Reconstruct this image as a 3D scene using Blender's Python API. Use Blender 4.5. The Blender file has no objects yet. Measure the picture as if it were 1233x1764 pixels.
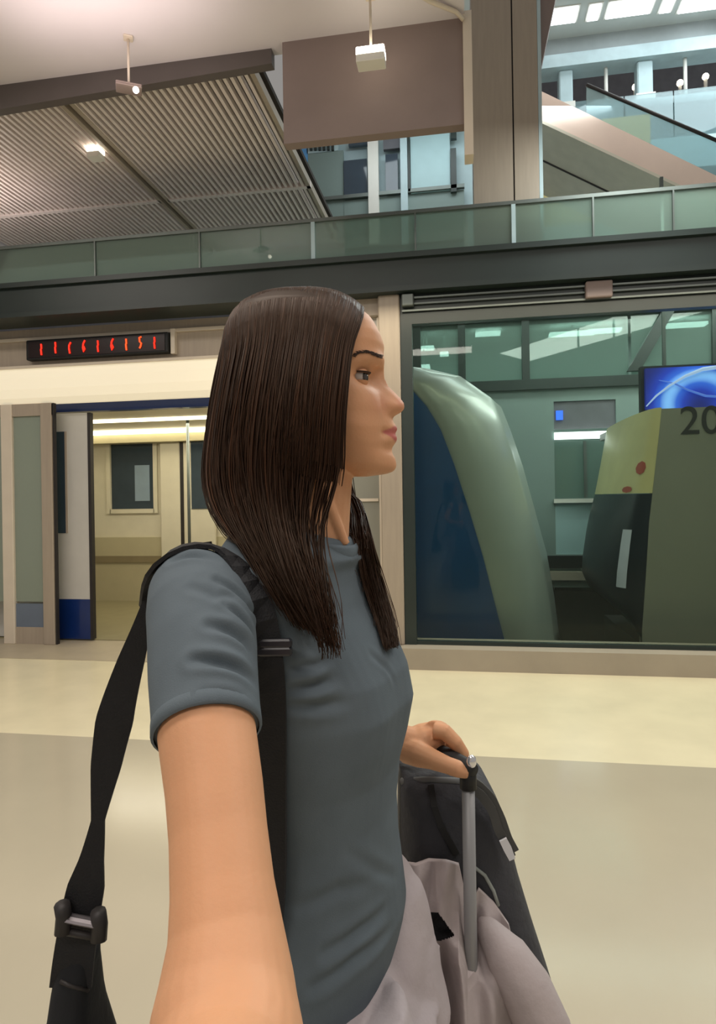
import bpy, math, random
import numpy as np
from mathutils import Vector, Matrix
from mathutils.bvhtree import BVHTree

R = math.radians
sc = bpy.context.scene
col = sc.collection

# ---------------------------------------------------------------- camera
# world axes follow the station: X along the platform edge, Y across it, Z up.
CAM_H, FPX, CX, CY = 1.38, 1100.0, 616.5, 860.0
YAW, ROLL = R(9.4), 0.0158
cam_d = bpy.data.cameras.new('camera'); cam = bpy.data.objects.new('camera', cam_d); col.objects.link(cam)
cam_d.sensor_fit = 'VERTICAL'; cam_d.sensor_height = 36.0; cam_d.sensor_width = 36.0
cam_d.lens = FPX / 1764 * 36.0
cam_d.shift_y = (CY - 882.0) / 1764
cam_d.clip_start = 0.01; cam_d.clip_end = 200
cam.matrix_world = (Matrix.Translation((0, 0, CAM_H)) @ Matrix.Rotation(YAW, 4, 'Z')
                    @ Matrix.Rotation(R(90), 4, 'X') @ Matrix.Rotation(-ROLL, 4, 'Z'))
sc.camera = cam

# ---------------------------------------------------------------- world and lights
w = bpy.data.worlds.new('world'); sc.world = w; w.use_nodes = True
w.node_tree.nodes['Background'].inputs[0].default_value = (1.0, 0.95, 0.90, 1)
w.node_tree.nodes['Background'].inputs[1].default_value = 0.30
sc.view_settings.view_transform = 'Standard'
sc.view_settings.look = 'None'
sc.view_settings.gamma = 1.0
sc.view_settings.use_curve_mapping = False
sc.view_settings.exposure = -0.10

def area(name, loc, target, sx, sy, power, color):
    l = bpy.data.lights.new(name, 'AREA'); l.shape = 'RECTANGLE'; l.size = sx; l.size_y = sy
    l.energy = power; l.color = color
    o = bpy.data.objects.new(name, l); col.objects.link(o)
    o.location = loc
    o.rotation_euler = (Vector(target) - Vector(loc)).to_track_quat('-Z', 'Y').to_euler()
    return o
WARM = (1.0, 0.92, 0.84); COOL = (0.86, 0.97, 1.0)
area('platform_lamp', (-1.4, 0.6, 4.3), (-1.4, 0.7, 0), 2.4, 0.5, 70, WARM)
area('platform_lamp', (2.6, 0.9, 4.3), (2.6, 1.0, 0), 2.4, 0.5, 75, WARM)
area('platform_lamp', (-1.0, -2.2, 4.3), (-1.0, -2.1, 0), 2.4, 0.5, 75, WARM)
area('platform_lamp', (-4.2, 2.6, 4.3), (-4.2, 2.7, 0), 2.0, 0.5, 55, WARM)
area('edge_lamp', (1.0, 4.9, 3.02), (1.0, 4.6, 0), 6.0, 0.12, 45, (1.0, 0.88, 0.66))
area('atrium_lamp', (4.5, 9.2, 8.7), (4.2, 9.6, 0), 6.0, 2.4, 360, COOL)
area('ceiling_uplight', (-2.1, 3.3, 3.95), (-2.1, 3.35, 9), 1.2, .8, 8, (1.0, .82, .79))
area('ceiling_uplight', (-4.6, 5.3, 3.80), (-4.6, 5.4, 9), .8, .6, 9, (1.0, .86, .80))
area('train_lamp', (-2.9, 7.3, 2.32), (-2.9, 7.31, 0), 3.0, .3, 22, (1.0, .93, .76))
area('far_hall_lamp', (1.0, 10.3, 4.05), (1.0, 10.3, 0), 6.0, 1.2, 130, (.90, 1.0, .97))
area('track_lamp', (2.6, 6.3, 4.3), (2.2, 6.6, 0), 5.0, .8, 190, (0.94, 1.0, 0.96))
area('far_platform_lamp', (2.0, 8.2, 4.4), (2.0, 9.0, 1.5), 5.0, .4, 80, (0.86, 1.0, 0.97))
area('cladding_fill', (2.2, 6.3, 7.2), (2.4, 8.0, 5.2), 2.5, .5, 40, (1.0, .96, .90))  # added fill without a fixture, brightens the escalator's front cladding
area('gallery_lamp', (0.2, 7.5, 5.9), (0.0, 8.5, 4.2), 3.0, 0.6, 22, COOL)

# ---------------------------------------------------------------- helpers
def unroll(x, y):
    dx, dy = x - CX, y - CY
    c, s = math.cos(ROLL), math.sin(ROLL)
    return (dx*c - dy*s)/FPX, (dx*s + dy*c)/FPX
SY, CYW = math.sin(YAW), math.cos(YAW)
def at(x, y, Y):
    """photo pixel -> station point on the plane Y metres across the platform"""
    u, v = unroll(x, y)
    Z = Y/(CYW + u*SY)
    return Vector((Z*(-SY + u*CYW), Y, CAM_H - v*Z))
def pf(x, y, d):
    """photo pixel -> point of the traveller's own frame (a right, d away, h up), d metres away"""
    u, v = unroll(x, y)
    return Vector((u*d, d, CAM_H - v*d))
PFW = Matrix.Rotation(YAW, 4, 'Z')          # traveller frame -> station frame

def lin(h):
    h = h.lstrip('#'); o = []
    for i in (0, 2, 4):
        c = int(h[i:i+2], 16)/255
        o.append(c/12.92 if c <= .04045 else ((c+.055)/1.055)**2.4)
    return (*o, 1)

def mat(name, color, rough=.5, metal=0.0, var=.06, scale=6.0, bump=0.0, bscale=60.0, spec=.5, coat=0.0, stretch=None):
    m = bpy.data.materials.new(name); m.use_nodes = True
    nt = m.node_tree; p = nt.nodes['Principled BSDF']
    c = lin(color) if isinstance(color, str) else color
    p.inputs['Roughness'].default_value = rough; p.inputs['Metallic'].default_value = metal
    p.inputs['Specular IOR Level'].default_value = spec
    if coat: p.inputs['Coat Weight'].default_value = coat; p.inputs['Coat Roughness'].default_value = .08
    tc = nt.nodes.new('ShaderNodeTexCoord'); mp = nt.nodes.new('ShaderNodeMapping')
    nt.links.new(tc.outputs['Object'], mp.inputs[0])
    if stretch: mp.inputs['Scale'].default_value = stretch
    nz = nt.nodes.new('ShaderNodeTexNoise'); nz.inputs['Scale'].default_value = scale; nz.inputs['Detail'].default_value = 4
    nt.links.new(mp.outputs[0], nz.inputs['Vector'])
    rp = nt.nodes.new('ShaderNodeValToRGB')
    rp.color_ramp.elements[0].position = .3; rp.color_ramp.elements[1].position = .7
    rp.color_ramp.elements[0].color = tuple(x*(1-var) for x in c[:3]) + (1,)
    rp.color_ramp.elements[1].color = tuple(min(1, x*(1+var)) for x in c[:3]) + (1,)
    nt.links.new(nz.outputs['Fac'], rp.inputs[0]); nt.links.new(rp.outputs[0], p.inputs['Base Color'])
    if bump:
        n2 = nt.nodes.new('ShaderNodeTexNoise'); n2.inputs['Scale'].default_value = bscale; n2.inputs['Detail'].default_value = 5
        nt.links.new(mp.outputs[0], n2.inputs['Vector'])
        b = nt.nodes.new('ShaderNodeBump'); b.inputs['Strength'].default_value = bump; b.inputs['Distance'].default_value = .01
        nt.links.new(n2.outputs['Fac'], b.inputs['Height']); nt.links.new(b.outputs[0], p.inputs['Normal'])
    return m

def emit(name, color, strength, base='#202020'):
    m = bpy.data.materials.new(name); m.use_nodes = True
    p = m.node_tree.nodes['Principled BSDF']
    p.inputs['Base Color'].default_value = lin(base)
    p.inputs['Emission Color'].default_value = lin(color); p.inputs['Emission Strength'].default_value = strength
    return m

def glass(name, tint, refl=1.0, rough=.02, body=0.0, body_color='#8fa89c'):
    """thin architectural glass: tinted transmission, fresnel reflection, an optional film of milky body colour"""
    m = bpy.data.materials.new(name); m.use_nodes = True
    nt = m.node_tree; nt.nodes.remove(nt.nodes['Principled BSDF'])
    out = nt.nodes['Material Output']
    tr = nt.nodes.new('ShaderNodeBsdfTransparent'); tr.inputs[0].default_value = lin(tint)
    gl = nt.nodes.new('ShaderNodeBsdfGlossy'); gl.inputs['Roughness'].default_value = rough
    fr = nt.nodes.new('ShaderNodeFresnel'); fr.inputs[0].default_value = 1.5
    mu = nt.nodes.new('ShaderNodeMath'); mu.operation = 'MULTIPLY'; mu.inputs[1].default_value = refl
    nt.links.new(fr.outputs[0], mu.inputs[0])
    mx = nt.nodes.new('ShaderNodeMixShader'); last = tr
    if body:
        df = nt.nodes.new('ShaderNodeBsdfDiffuse'); df.inputs[0].default_value = lin(body_color)
        tl = nt.nodes.new('ShaderNodeBsdfTranslucent'); tl.inputs[0].default_value = lin(body_color)
        ad = nt.nodes.new('ShaderNodeMixShader'); ad.inputs[0].default_value = .5
        nt.links.new(df.outputs[0], ad.inputs[1]); nt.links.new(tl.outputs[0], ad.inputs[2])
        m2 = nt.nodes.new('ShaderNodeMixShader'); m2.inputs[0].default_value = body
        nt.links.new(tr.outputs[0], m2.inputs[1]); nt.links.new(ad.outputs[0], m2.inputs[2]); last = m2
    nt.links.new(mu.outputs[0], mx.inputs[0]); nt.links.new(last.outputs[0], mx.inputs[1]); nt.links.new(gl.outputs[0], mx.inputs[2])
    nt.links.new(mx.outputs[0], out.inputs[0])
    return m

MW = {}                                      # world matrix of each parent object
class MB:
    def __init__(s): s.v = []; s.f = []
    def add(s, vs, fs):
        n = len(s.v); s.v += [tuple(v) for v in vs]; s.f += [tuple(i+n for i in f) for f in fs]; return s
    def box(s, x0, x1, y0, y1, z0, z1):
        x0, x1 = sorted((x0, x1)); y0, y1 = sorted((y0, y1)); z0, z1 = sorted((z0, z1))
        vs = [(x0,y0,z0),(x1,y0,z0),(x1,y1,z0),(x0,y1,z0),(x0,y0,z1),(x1,y0,z1),(x1,y1,z1),(x0,y1,z1)]
        return s.add(vs, [(0,3,2,1),(4,5,6,7),(0,1,5,4),(1,2,6,5),(2,3,7,6),(3,0,4,7)])
    def cbox(s, x0, x1, y0, y1, z0, z1, b=.01):
        """box with chamfered vertical and horizontal edges (convex, 24 verts)"""
        x0, x1 = sorted((x0, x1)); y0, y1 = sorted((y0, y1)); z0, z1 = sorted((z0, z1))
        b = min(b, (x1-x0)*.45, (y1-y0)*.45, (z1-z0)*.45)
        def ring(i, z):
            return [(x0+i+b,y0+i,z),(x1-i-b,y0+i,z),(x1-i,y0+i+b,z),(x1-i,y1-i-b,z),(x1-i-b,y1-i,z),(x0+i+b,y1-i,z),(x0+i,y1-i-b,z),(x0+i,y0+i+b,z)]
        return s.loft([ring(b*.6, z0), ring(0, z0+b), ring(0, z1-b), ring(b*.6, z1)], caps=True)
    def loft(s, rings, caps=True, closed=True):
        n = len(rings[0]); vs = [p for r in rings for p in r]; fs = []
        for i in range(len(rings)-1):
            for j in range(n if closed else n-1):
                k = (j+1) % n
                fs.append((i*n+j, i*n+k, (i+1)*n+k, (i+1)*n+j))
        if caps and closed:
            fs.append(tuple(range(n-1, -1, -1))); m = (len(rings)-1)*n; fs.append(tuple(range(m, m+n)))
        return s.add(vs, fs)
    def prism(s, poly, off):
        off = Vector(off)
        return s.loft([[Vector(p) for p in poly], [Vector(p)+off for p in poly]])
    def tube(s, pts, r, n=8, caps=True, flat=None):
        pts = [Vector(p) for p in pts]; m = len(pts); rr = r if hasattr(r, '__len__') else [r]*m
        rings = []; up = None
        for i, p in enumerate(pts):
            t = (pts[min(i+1, m-1)] - pts[max(i-1, 0)]).normalized()
            if up is None:
                up = t.cross(Vector((0,0,1)) if abs(t.z) < .9 else Vector((1,0,0))).normalized()
            up = (up - t*up.dot(t)).normalized(); w2 = t.cross(up)
            rings.append([p + up*(math.cos(2*math.pi*k/n)*rr[i]) + w2*(math.sin(2*math.pi*k/n)*rr[i]*(flat or 1)) for k in range(n)])
        return s.loft(rings, caps)
    def sphere(s, c, r, nu=16, nv=10, sx=1, sy=1, sz=1):
        rings = []
        for i in range(nv+1):
            th = math.pi*(i+.02)/(nv+.04)
            rings.append([(c[0]+r*sx*math.sin(th)*math.cos(2*math.pi*k/nu), c[1]+r*sy*math.sin(th)*math.sin(2*math.pi*k/nu), c[2]-r*sz*math.cos(th)) for k in range(nu)])
        return s.loft(rings)
    def build(s, name, m, parent=None, smooth=False, frame=None):
        me = bpy.data.meshes.new(name); vs = s.v
        M = Matrix.Identity(4)
        if parent is not None: M = MW[parent.name].inverted()
        if frame is not None: M = M @ frame
        if parent is not None or frame is not None: vs = [M @ Vector(v) for v in vs]
        me.from_pydata(vs, [], s.f); me.update()
        if m: me.materials.append(m)
        if smooth: me.polygons.foreach_set('use_smooth', [True]*len(me.polygons))
        o = bpy.data.objects.new(name, me); col.objects.link(o)
        MW[o.name] = MW[parent.name] if parent is not None else Matrix.Identity(4)
        if parent is not None: o.parent = parent
        return o
def fix_normals(o):
    import bmesh
    b = bmesh.new(); b.from_mesh(o.data); bmesh.ops.recalc_face_normals(b, faces=b.faces); b.to_mesh(o.data); b.free(); return o
def tag(o, label, cat, group=None):
    o['label'] = label; o['category'] = cat
    if group: o['group'] = group
    return o
def struct(o): o['kind'] = 'structure'; return o
def thing(name, label, cat, loc=(0,0,0), rz=0.0, group=None):
    o = bpy.data.objects.new(name, None); col.objects.link(o); o.empty_display_size = .1
    o.location = loc; o.rotation_euler = (0, 0, rz)
    MW[o.name] = Matrix.Translation(Vector(loc)) @ Matrix.Rotation(rz, 4, 'Z')
    return tag(o, label, cat, group)
def sbox(name, m, *a, parent=None, b=0):
    mb = MB()
    (mb.cbox(*a, b) if b else mb.box(*a))
    return mb.build(name, m, parent)
def pbox(x0, x1, y0, y1, Y, th):
    """extent of a box whose front face stands on plane Y and covers the given photo rectangle"""
    xm, ym = (x0+x1)/2, (y0+y1)/2
    return (at(x0, ym, Y).x, at(x1, ym, Y).x, Y, Y+th, at(xm, y1, Y).z, at(xm, y0, Y).z)

# ---------------------------------------------------------------- materials of the place
M = {}
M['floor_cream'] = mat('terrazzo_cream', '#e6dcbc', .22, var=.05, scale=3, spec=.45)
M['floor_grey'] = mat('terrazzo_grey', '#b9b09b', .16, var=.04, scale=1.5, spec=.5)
M['floor_edge'] = mat('edge_tile', '#b3a791', .4, var=.05)
M['plaster'] = mat('ceiling_plaster', '#d8d3d6', .8, var=.03, scale=1.2)
M['dark_fascia'] = mat('dark_fascia', '#5c5552', .6, var=.05)
M['slat'] = mat('slat_metal', '#e6dad4', .45, var=.04)
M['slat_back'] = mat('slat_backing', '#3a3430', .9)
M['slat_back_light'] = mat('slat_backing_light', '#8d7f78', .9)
M['taupe'] = mat('taupe_panel', '#8a7b76', .7, var=.03)
M['beige'] = mat('beige_metal', '#a99c8c', .45, var=.05, stretch=(6, 6, .5))
M['beige_light'] = mat('beige_trim', '#d9cdbb', .4, var=.03)
M['white'] = mat('white_metal', '#e4e2da', .4, var=.02)
M['beam'] = mat('green_black_steel', '#26312e', .4, var=.15, scale=2, spec=.5)
M['rail'] = mat('track_rail_metal', '#6f7672', .4, .6)
M['black'] = mat('matt_black', '#101112', .6)
M['rubber'] = mat('dark_rubber', '#2a2625', .6)
M['navy'] = mat('train_navy', '#0a2a66', .3, var=.08, coat=.3)
M['navy_deep'] = mat('train_deep_blue', '#124a86', .25, var=.15, scale=1.2, coat=.4)
M['silver'] = mat('train_silver', '#a9b3ad', .35, .25, var=.08, scale=1.5, coat=.3)
M['train_grey'] = mat('train_grey_side', '#8f8f84', .45, var=.06, scale=1.2)
M['train_white'] = mat('train_white', '#c8c6c0', .4, var=.03)
M['interior'] = mat('train_interior_cream', '#ddd6c0', .5, var=.03)
M['interior_low'] = mat('train_interior_dado', '#bdb494', .5, var=.03)
M['interior_floor'] = mat('train_floor', '#8f8768', .4, var=.06)
M['cream_panel'] = mat('cream_panel', '#d8cf98', .4, var=.06, scale=4)
M['red_mark'] = mat('red_mark', '#b04a34', .5)
M['windscreen'] = mat('windscreen_black', '#0d1826', .32, spec=.35)
M['pit'] = mat('track_pit', '#2b2a26', .85, var=.2, scale=4)
M['concrete'] = mat('kerb_concrete', '#a69c8c', .6, var=.06, scale=3)
M['far_wall'] = mat('far_wall_grey_green', '#7f918d', .6, var=.05, scale=1)
M['far_pale'] = mat('far_pale_blue_panel', '#a9c7cb', .5, var=.03)
M['atrium_white'] = mat('atrium_plaster', '#cdd3d0', .7, var=.03)
M['atrium_grey'] = mat('atrium_fascia', '#9aa4a5', .6, var=.05)
M['atrium_dark'] = mat('atrium_recess', '#6a6a70', .8, var=.1)
M['salmon'] = mat('escalator_cladding', '#d8c2b4', .4, .1, var=.06, scale=2)
M['soffit'] = mat('escalator_soffit', '#c2bcab', .5, var=.06)
M['sky_panel'] = mat('blue_panel', '#5f9fd8', .5)
M['dark_glass'] = mat('dark_window', '#33424f', .08, spec=.8)
M['pale_post'] = mat('pale_blue_post', '#b5cbd0', .5)
M['lamp_white'] = emit('lamp_diffuser', '#fff2dc', 9)
M['lamp_cool'] = emit('lamp_cool', '#f4fbff', 6)
M['lamp_train'] = emit('train_lamp', '#fff2c8', 5)
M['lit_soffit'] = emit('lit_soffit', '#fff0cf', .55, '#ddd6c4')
M['led_red'] = emit('led_red', '#ff2410', 2.2)
M['led_orange'] = emit('led_orange', '#ff4a1a', 2.2)
M['glass_fascia'] = glass('fascia_glass', '#bdcfc6', 1.2, body=.36, body_color='#bccfc4')
M['glass_screen'] = glass('screen_glass', '#e2e8e2', .35, body=.03, body_color='#5f7a70')
M['glass_frost'] = glass('frosted_glass', '#b8c7ba', 1.0, .15, body=.72, body_color='#d2decf')
M['glass_window'] = glass('window_glass', '#c6d2d0', 1.2)
M['glass_far'] = glass('far_glass', '#c4d8d2', 1.2, body=.35, body_color='#a9bdb6')
M['glass_balustrade'] = glass('balustrade_glass', '#dceaec', 1.0, body=.35, body_color='#bcd3d8')

# ---------------------------------------------------------------- floor and ceiling
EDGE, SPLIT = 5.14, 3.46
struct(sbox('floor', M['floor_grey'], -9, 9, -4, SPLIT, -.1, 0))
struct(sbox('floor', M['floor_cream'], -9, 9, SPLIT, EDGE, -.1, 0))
struct(sbox('trim_1', M['floor_edge'], -9, -.62, EDGE, 5.90, -.1, .004))
CEIL = 4.4
struct(sbox('ceiling', M['plaster'], -9, .05, -4, 4.19, CEIL, CEIL+.12))
# tapering dark fascia under the ceiling edge
fz = MB(); fz.loft([[(-9, 4.12, 4.02), (-9, 4.19, 4.02), (-9, 4.19, 4.4), (-9, 4.12, 4.4)],
                    [(-1.22, 4.12, 4.30), (-1.22, 4.19, 4.30), (-1.22, 4.19, 4.4), (-1.22, 4.12, 4.4)]])
struct(fz.build('trim_2', M['dark_fascia']))
# slatted ceiling beyond the fascia
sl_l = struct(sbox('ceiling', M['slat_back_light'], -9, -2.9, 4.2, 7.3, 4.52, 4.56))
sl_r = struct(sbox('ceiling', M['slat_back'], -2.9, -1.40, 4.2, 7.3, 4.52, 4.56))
slat_me = None
def slat(x, y0, y1, parent):
    global slat_me
    o = sbox('slat', M['slat'], x-.0125, x+.0125, y0, y1, 4.385, 4.43, parent=parent)
x = -1.47
while x > -5.2:
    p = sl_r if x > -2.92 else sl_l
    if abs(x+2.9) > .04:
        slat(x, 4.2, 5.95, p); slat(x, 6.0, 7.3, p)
    x -= .055
sbox('cross_bar', M['slat'], -2.86, -1.40, 5.95, 6.0, 4.38, 4.44, parent=sl_r)
sbox('cross_bar', M['slat'], -5.2, -2.94, 5.95, 6.0, 4.38, 4.44, parent=sl_l)
for p, xx in ((sl_r, -1.42), (sl_r, -2.86), (sl_l, -2.94)):
    sbox('edge_strip', M['beige'], xx-.018, xx+.018, 4.2, 7.3, 4.38, 4.45, parent=p)
struct(sbox('ceiling', M['plaster'], -9, -5.2, 4.2, 7.3, 4.38, 4.5))

# taupe upstand panel with its white side trim
struct(sbox('wall_upper', M['taupe'], *pbox(487, 798, 50, 228, 4.08, .08)[:4], 3.73, 4.42))
x_r = at(798, 130, 4.08).x
struct(sbox('trim_3', M['beige_light'], x_r, x_r+.055, 4.05, 4.17, 3.52, 4.42))
co = MB(); co.tube([at(700, -22, 3.72) , at(740, 2, 3.86), at(785, 20, 4.0), at(798, 34, 4.04)], .014)
struct(co.build('trim_4', M['beige_light'], smooth=True))

# column standing on the edge beam behind the glass
a0, a1 = at(814, 200, 5.36).x, at(927, 200, 5.36).x
t = thing('column', 'tall beige clad column rising behind the glass band beside the taupe panel', 'column', ((a0+a1)/2, 5.58, 3.385))
seam = a0 + (a1-a0)*.62
sbox('cladding_panel', M['beige'], a0, seam-.006, 5.36, 5.8, 3.385, 7.2, parent=t)
sbox('cladding_panel', M['beige'], seam+.006, a1, 5.36, 5.8, 3.385, 7.2, parent=t)
sbox('core', M['rubber'], a0+.02, a1-.02, 5.38, 5.78, 3.385, 7.2, parent=t)
sbox('edge_trim', M['pale_post'], a1+.002, a1+.03, 5.36, 5.8, 3.385, 7.2, parent=t)
cap = MB(); zc = at(930, 115, 5.4).z
cap.prism([(a1+.035, 5.4, zc), (a1+.035, 5.4, 7.2), (a1+.55, 5.4, 7.2)], (0, .35, 0))
cap.build('flared_capital', M['taupe'], t)

# glass band standing on the beam
t = thing('glass_balustrade', 'greenish glass band with dark top rail along the top of the beam', 'balustrade', (0, 5.22, 3.385))
joints = [-6.2] + [at(px, 440, 5.22).x for px in (165, 345, 540, 716, 885, 1022, 1160)] + [3.6, 4.6]
for i in range(len(joints)-1):
    sbox('pane', M['glass_fascia'], joints[i]+.008, joints[i+1]-.008, 5.215, 5.227, 3.385, 3.715, parent=t)
for i, jx in enumerate(joints):
    sbox('clamp', M['pale_post'] if i in (3, 5) else M['rail'], jx-.016 if i in (3,5) else jx-.006, jx+.016 if i in (3,5) else jx+.006, 5.20, 5.24, 3.385, 3.70, parent=t)
sbox('top_rail', M['rail'], -6.2, 4.6, 5.20, 5.245, 3.70, 3.728, parent=t)

# edge beam
t = thing('edge_beam', 'long green black steel beam running over the train doors', 'beam', (0, 5.3, 3.07))
sbox('web', M['beam'], -6.2, 4.6, 5.22, 5.48, 3.11, 3.34, parent=t)
sbox('flange', M['beam'], -6.2, 4.6, 5.18, 5.52, 3.34, 3.385, parent=t)
sbox('flange', M['beam'], -6.2, 4.6, 5.18, 5.52, 3.07, 3.11, parent=t)

# ---------------------------------------------------------------- left facade over the train door
struct(sbox('wall_header', M['beige'], -6.2, -.62, 5.58, 5.72, 2.70, 3.07))
struct(sbox('trim_5', M['beige_light'], -6.2, -.62, 5.555, 5.58, 2.955, 2.985))
struct(sbox('trim_6', M['beige_light'], -6.2, -.62, 5.54, 5.58, 2.69, 2.715))
cv = MB(); n = 7
prof = [(5.60 + .22*math.sin(i/n*math.pi/2), 2.695 - .33*(1-math.cos(i/n*math.pi/2))**.8) for i in range(n+1)]
prof = [(5.56, 2.695), (5.575, 2.60), (5.60, 2.50), (5.64, 2.42), (5.70, 2.37)]
cv.prism([(-6.2, y, z) for y, z in prof] + [(-6.2, 5.76, 2.37), (-6.2, 5.76, 2.695)], (5.58, 0, 0))
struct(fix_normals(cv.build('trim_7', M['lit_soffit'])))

# LED sign
sx0, sx1 = at(48, 603, 5.53).x, at(292, 598, 5.53).x
t = thing('led_sign', 'long black sign with red light characters above the left train door', 'sign', ((sx0+sx1)/2, 5.53, 2.76))
sbox('housing', M['black'], sx0, sx1, 5.50, 5.575, 2.757, 2.945, parent=t, b=.008)
sbox('screen', mat('sign_face', '#1d0a08', .3), sx0+.03, sx1-.03, 5.494, 5.50, 2.775, 2.927, parent=t)
sbox('side_plate', M['beige_light'], sx1+.01, sx1+.05, 5.53, 5.58, 2.75, 2.98, parent=t)
glyphs = ['I', 'I', '(', '6', 'I', '6', 'I', '5', 'I']
strokes = {'I': [[(.1,-.9), (-.1,0), (.1,.2), (0,.9)]],
           '(': [[(.5,.9), (-.1,.45), (-.2,0), (.1,-.9)]],
           '6': [[(.5,.9), (-.1,.4), (-.3,-.3), (0,-.9), (.4,-.5), (0,-.05)]],
           '5': [[(.4,.9), (-.3,.8), (-.2,.15), (.35,-.1), (.1,-.6), (-.3,-.9)]]}
for i, g in enumerate(glyphs):
    gx = at(71 + i*24.4, 600, 5.49).x; mb = MB()
    for s in strokes[g]:
        mb.tube([(gx + a*.028, 5.488, 2.851 + b*.058 + (.006 if i % 2 else -.004)) for a, b in s], .0075, 6)
    mb.build('character', M['led_red'] if i not in (6, 7) else M['led_orange'], t)

# platform screen bay on the far left
t = thing('screen_panel', 'frosted glass platform screen with pale posts at the far left', 'screen', (at(48, 1100, 5.7).x, 5.7, 0))
p0, p1, p2, p3 = (at(px, 900, 5.7).x for px in (-60, 8, 27, 76))
p4 = at(95, 900, 5.7).x
sbox('post', M['beige_light'], p1, p2, 5.66, 5.74, .004, 2.37, parent=t, b=.006)
sbox('post', M['beige'], p3, p4, 5.66, 5.74, .004, 2.37, parent=t, b=.006)
sbox('pane', M['glass_frost'], p2, p3, 5.69, 5.705, .42, 2.25, parent=t)
sbox('pane', M['glass_frost'], p0-.9, p1, 5.69, 5.705, .42, 2.25, parent=t)
sbox('kick_plate', mat('slate_kick_plate', '#6a7687', .4), p2, p3, 5.685, 5.71, .17, .40, parent=t)
sbox('kick_plate', M['beige'], p2, p3, 5.68, 5.72, .004, .17, parent=t)
sbox('head_rail', M['beige'], p0-.9, p4, 5.67, 5.73, 2.25, 2.37, parent=t)
sbox('post_cover', M['rubber'], p4+.002, p4+.016, 5.68, 5.72, .004, 2.37, parent=t)

# ---------------------------------------------------------------- left train
TY = 5.92
t = thing('train_car', 'train with open lit doorway and dark blue swept nose behind the woman', 'train', (-3, 7.2, -.9))
dl, dr = at(163, 900, TY).x, -1.75
lf = at(96, 900, TY).x
top = 2.31
sbox('side_panel', M['train_white'], -7, lf-.02, TY, TY+.08, .02, 2.6, parent=t)
sbox('side_panel', M['train_white'], dr+.02, -.6, TY, TY+.08, .02, 2.6, parent=t)
sbox('blue_band', M['navy'], -7, -.62, TY-.015, TY+.08, top, 2.62, parent=t)
sbox('roof', M['silver'], -7, -.55, TY+.08, 8.45, 2.55, 2.62, parent=t)
sbox('interior_ceiling', M['interior'], -6.9, -.7, TY+.08, 8.3, 2.36, 2.40, parent=t)
sbox('car_floor', M['interior_floor'], -7, -.4, TY-.02, 8.4, -.04, .012, parent=t)
sbox('underframe', M['pit'], -7, -.2, TY+.1, 8.3, -.7, -.04, parent=t)
# far wall of the car with its windows
wl, wr = at(190, 800, 8.3).x, at(266, 800, 8.3).x
wz0, wz1 = at(228, 878, 8.3).z, at(228, 752, 8.3).z
fw = MB()
fw.box(-7, wl, 8.3, 8.36, .9, 2.36); fw.box(wr, -.6, 8.3, 8.36, .9, 2.36)
fw.box(wl, wr, 8.3, 8.36, wz1, 2.36); fw.box(wl, wr, 8.3, 8.36, .9, wz0)
fw.build('interior_wall', M['interior'], t)
sbox('interior_dado', M['interior_low'], -7, -.6, 8.26, 8.34, .012, .90, parent=t)
sbox('dado_rail', mat('dado_rail', '#8a7d60', .5), -7, -.6, 8.24, 8.27, .55, .64, parent=t)
wf = MB()
for a in ((wl-.05, wl+.01, wz0-.05, wz1+.05), (wr-.01, wr+.05, wz0-.05, wz1+.05)): wf.box(a[0], a[1], 8.27, 8.31, a[2], a[3])
wf.box(wl, wr, 8.27, 8.31, wz0-.05, wz0+.01); wf.box(wl, wr, 8.27, 8.31, wz1-.01, wz1+.05)
wfr = wf.build('window_frame', M['interior'], t)
sbox('pane', M['dark_glass'], wl, wr, 8.32, 8.335, wz0, wz1, parent=wfr)
sbox('poster', mat('poster_blue_grey', '#8ea2b4', .5), wl+.36, wl+.58, 8.312, 8.319, wz0+.12, wz0+.62, parent=wfr)
# far sliding doors
for a, b in ((278, 312), (318, 372)):
    x0, x1 = at(a, 850, 8.24).x, at(b, 850, 8.24).x
    d = sbox('far_door', M['interior'], x0, x1, 8.2, 8.25, .02, 2.2, parent=t, b=.012)
    if b > 330: sbox('door_pane', M['dark_glass'], x0+.12, x1-.1, 8.19, 8.2, wz0, wz1, parent=d)
sbox('door_gap', M['rubber'], at(312, 850, 8.24).x, at(318, 850, 8.24).x, 8.21, 8.25, .02, 2.2, parent=t)
sbox('ceiling_lamp', M['lamp_train'], -6.5, -1.0, 6.9, 7.05, 2.34, 2.36, parent=t)
sbox('ceiling_lamp', M['lamp_train'], -6.5, -1.0, 7.95, 8.06, 2.31, 2.35, parent=t)
sbox('valance', M['interior_low'], -6.5, -1.0, 8.07, 8.3, 2.2, 2.36, parent=t)
gp = MB(); gp.tube([(at(325, 850, 7.2).x, 7.2, .012), (at(325, 850, 7.2).x, 7.2, 2.36)], .018, 10)
gp.build('grab_pole', M['rail'], t, True)
# near sliding leaf, half open
d = thing_leaf = sbox('door_leaf', M['train_white'], lf, dl-.03, TY-.05, TY-.005, .42, top-.02, parent=t)
sbox('kick_panel', M['navy'], lf, dl-.03, TY-.052, TY-.004, .02, .42, parent=d)
sbox('door_edge', M['rubber'], dl-.03, dl, TY-.055, TY, .02, top-.02, parent=d)
sbox('pane', M['dark_glass'], lf+.02, lf+.15, TY-.056, TY-.05, at(100, 918, TY).z, at(100, 745, TY).z, parent=d)
sbox('reflection_strip', M['beige'], lf+.15, lf+.17, TY-.057, TY-.05, at(100, 918, TY).z, at(100, 745, TY).z, parent=d)
sbox('door_jamb', M['beige'], dr, dr+.1, TY-.05, TY+.08, .02, top, parent=t)
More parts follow.
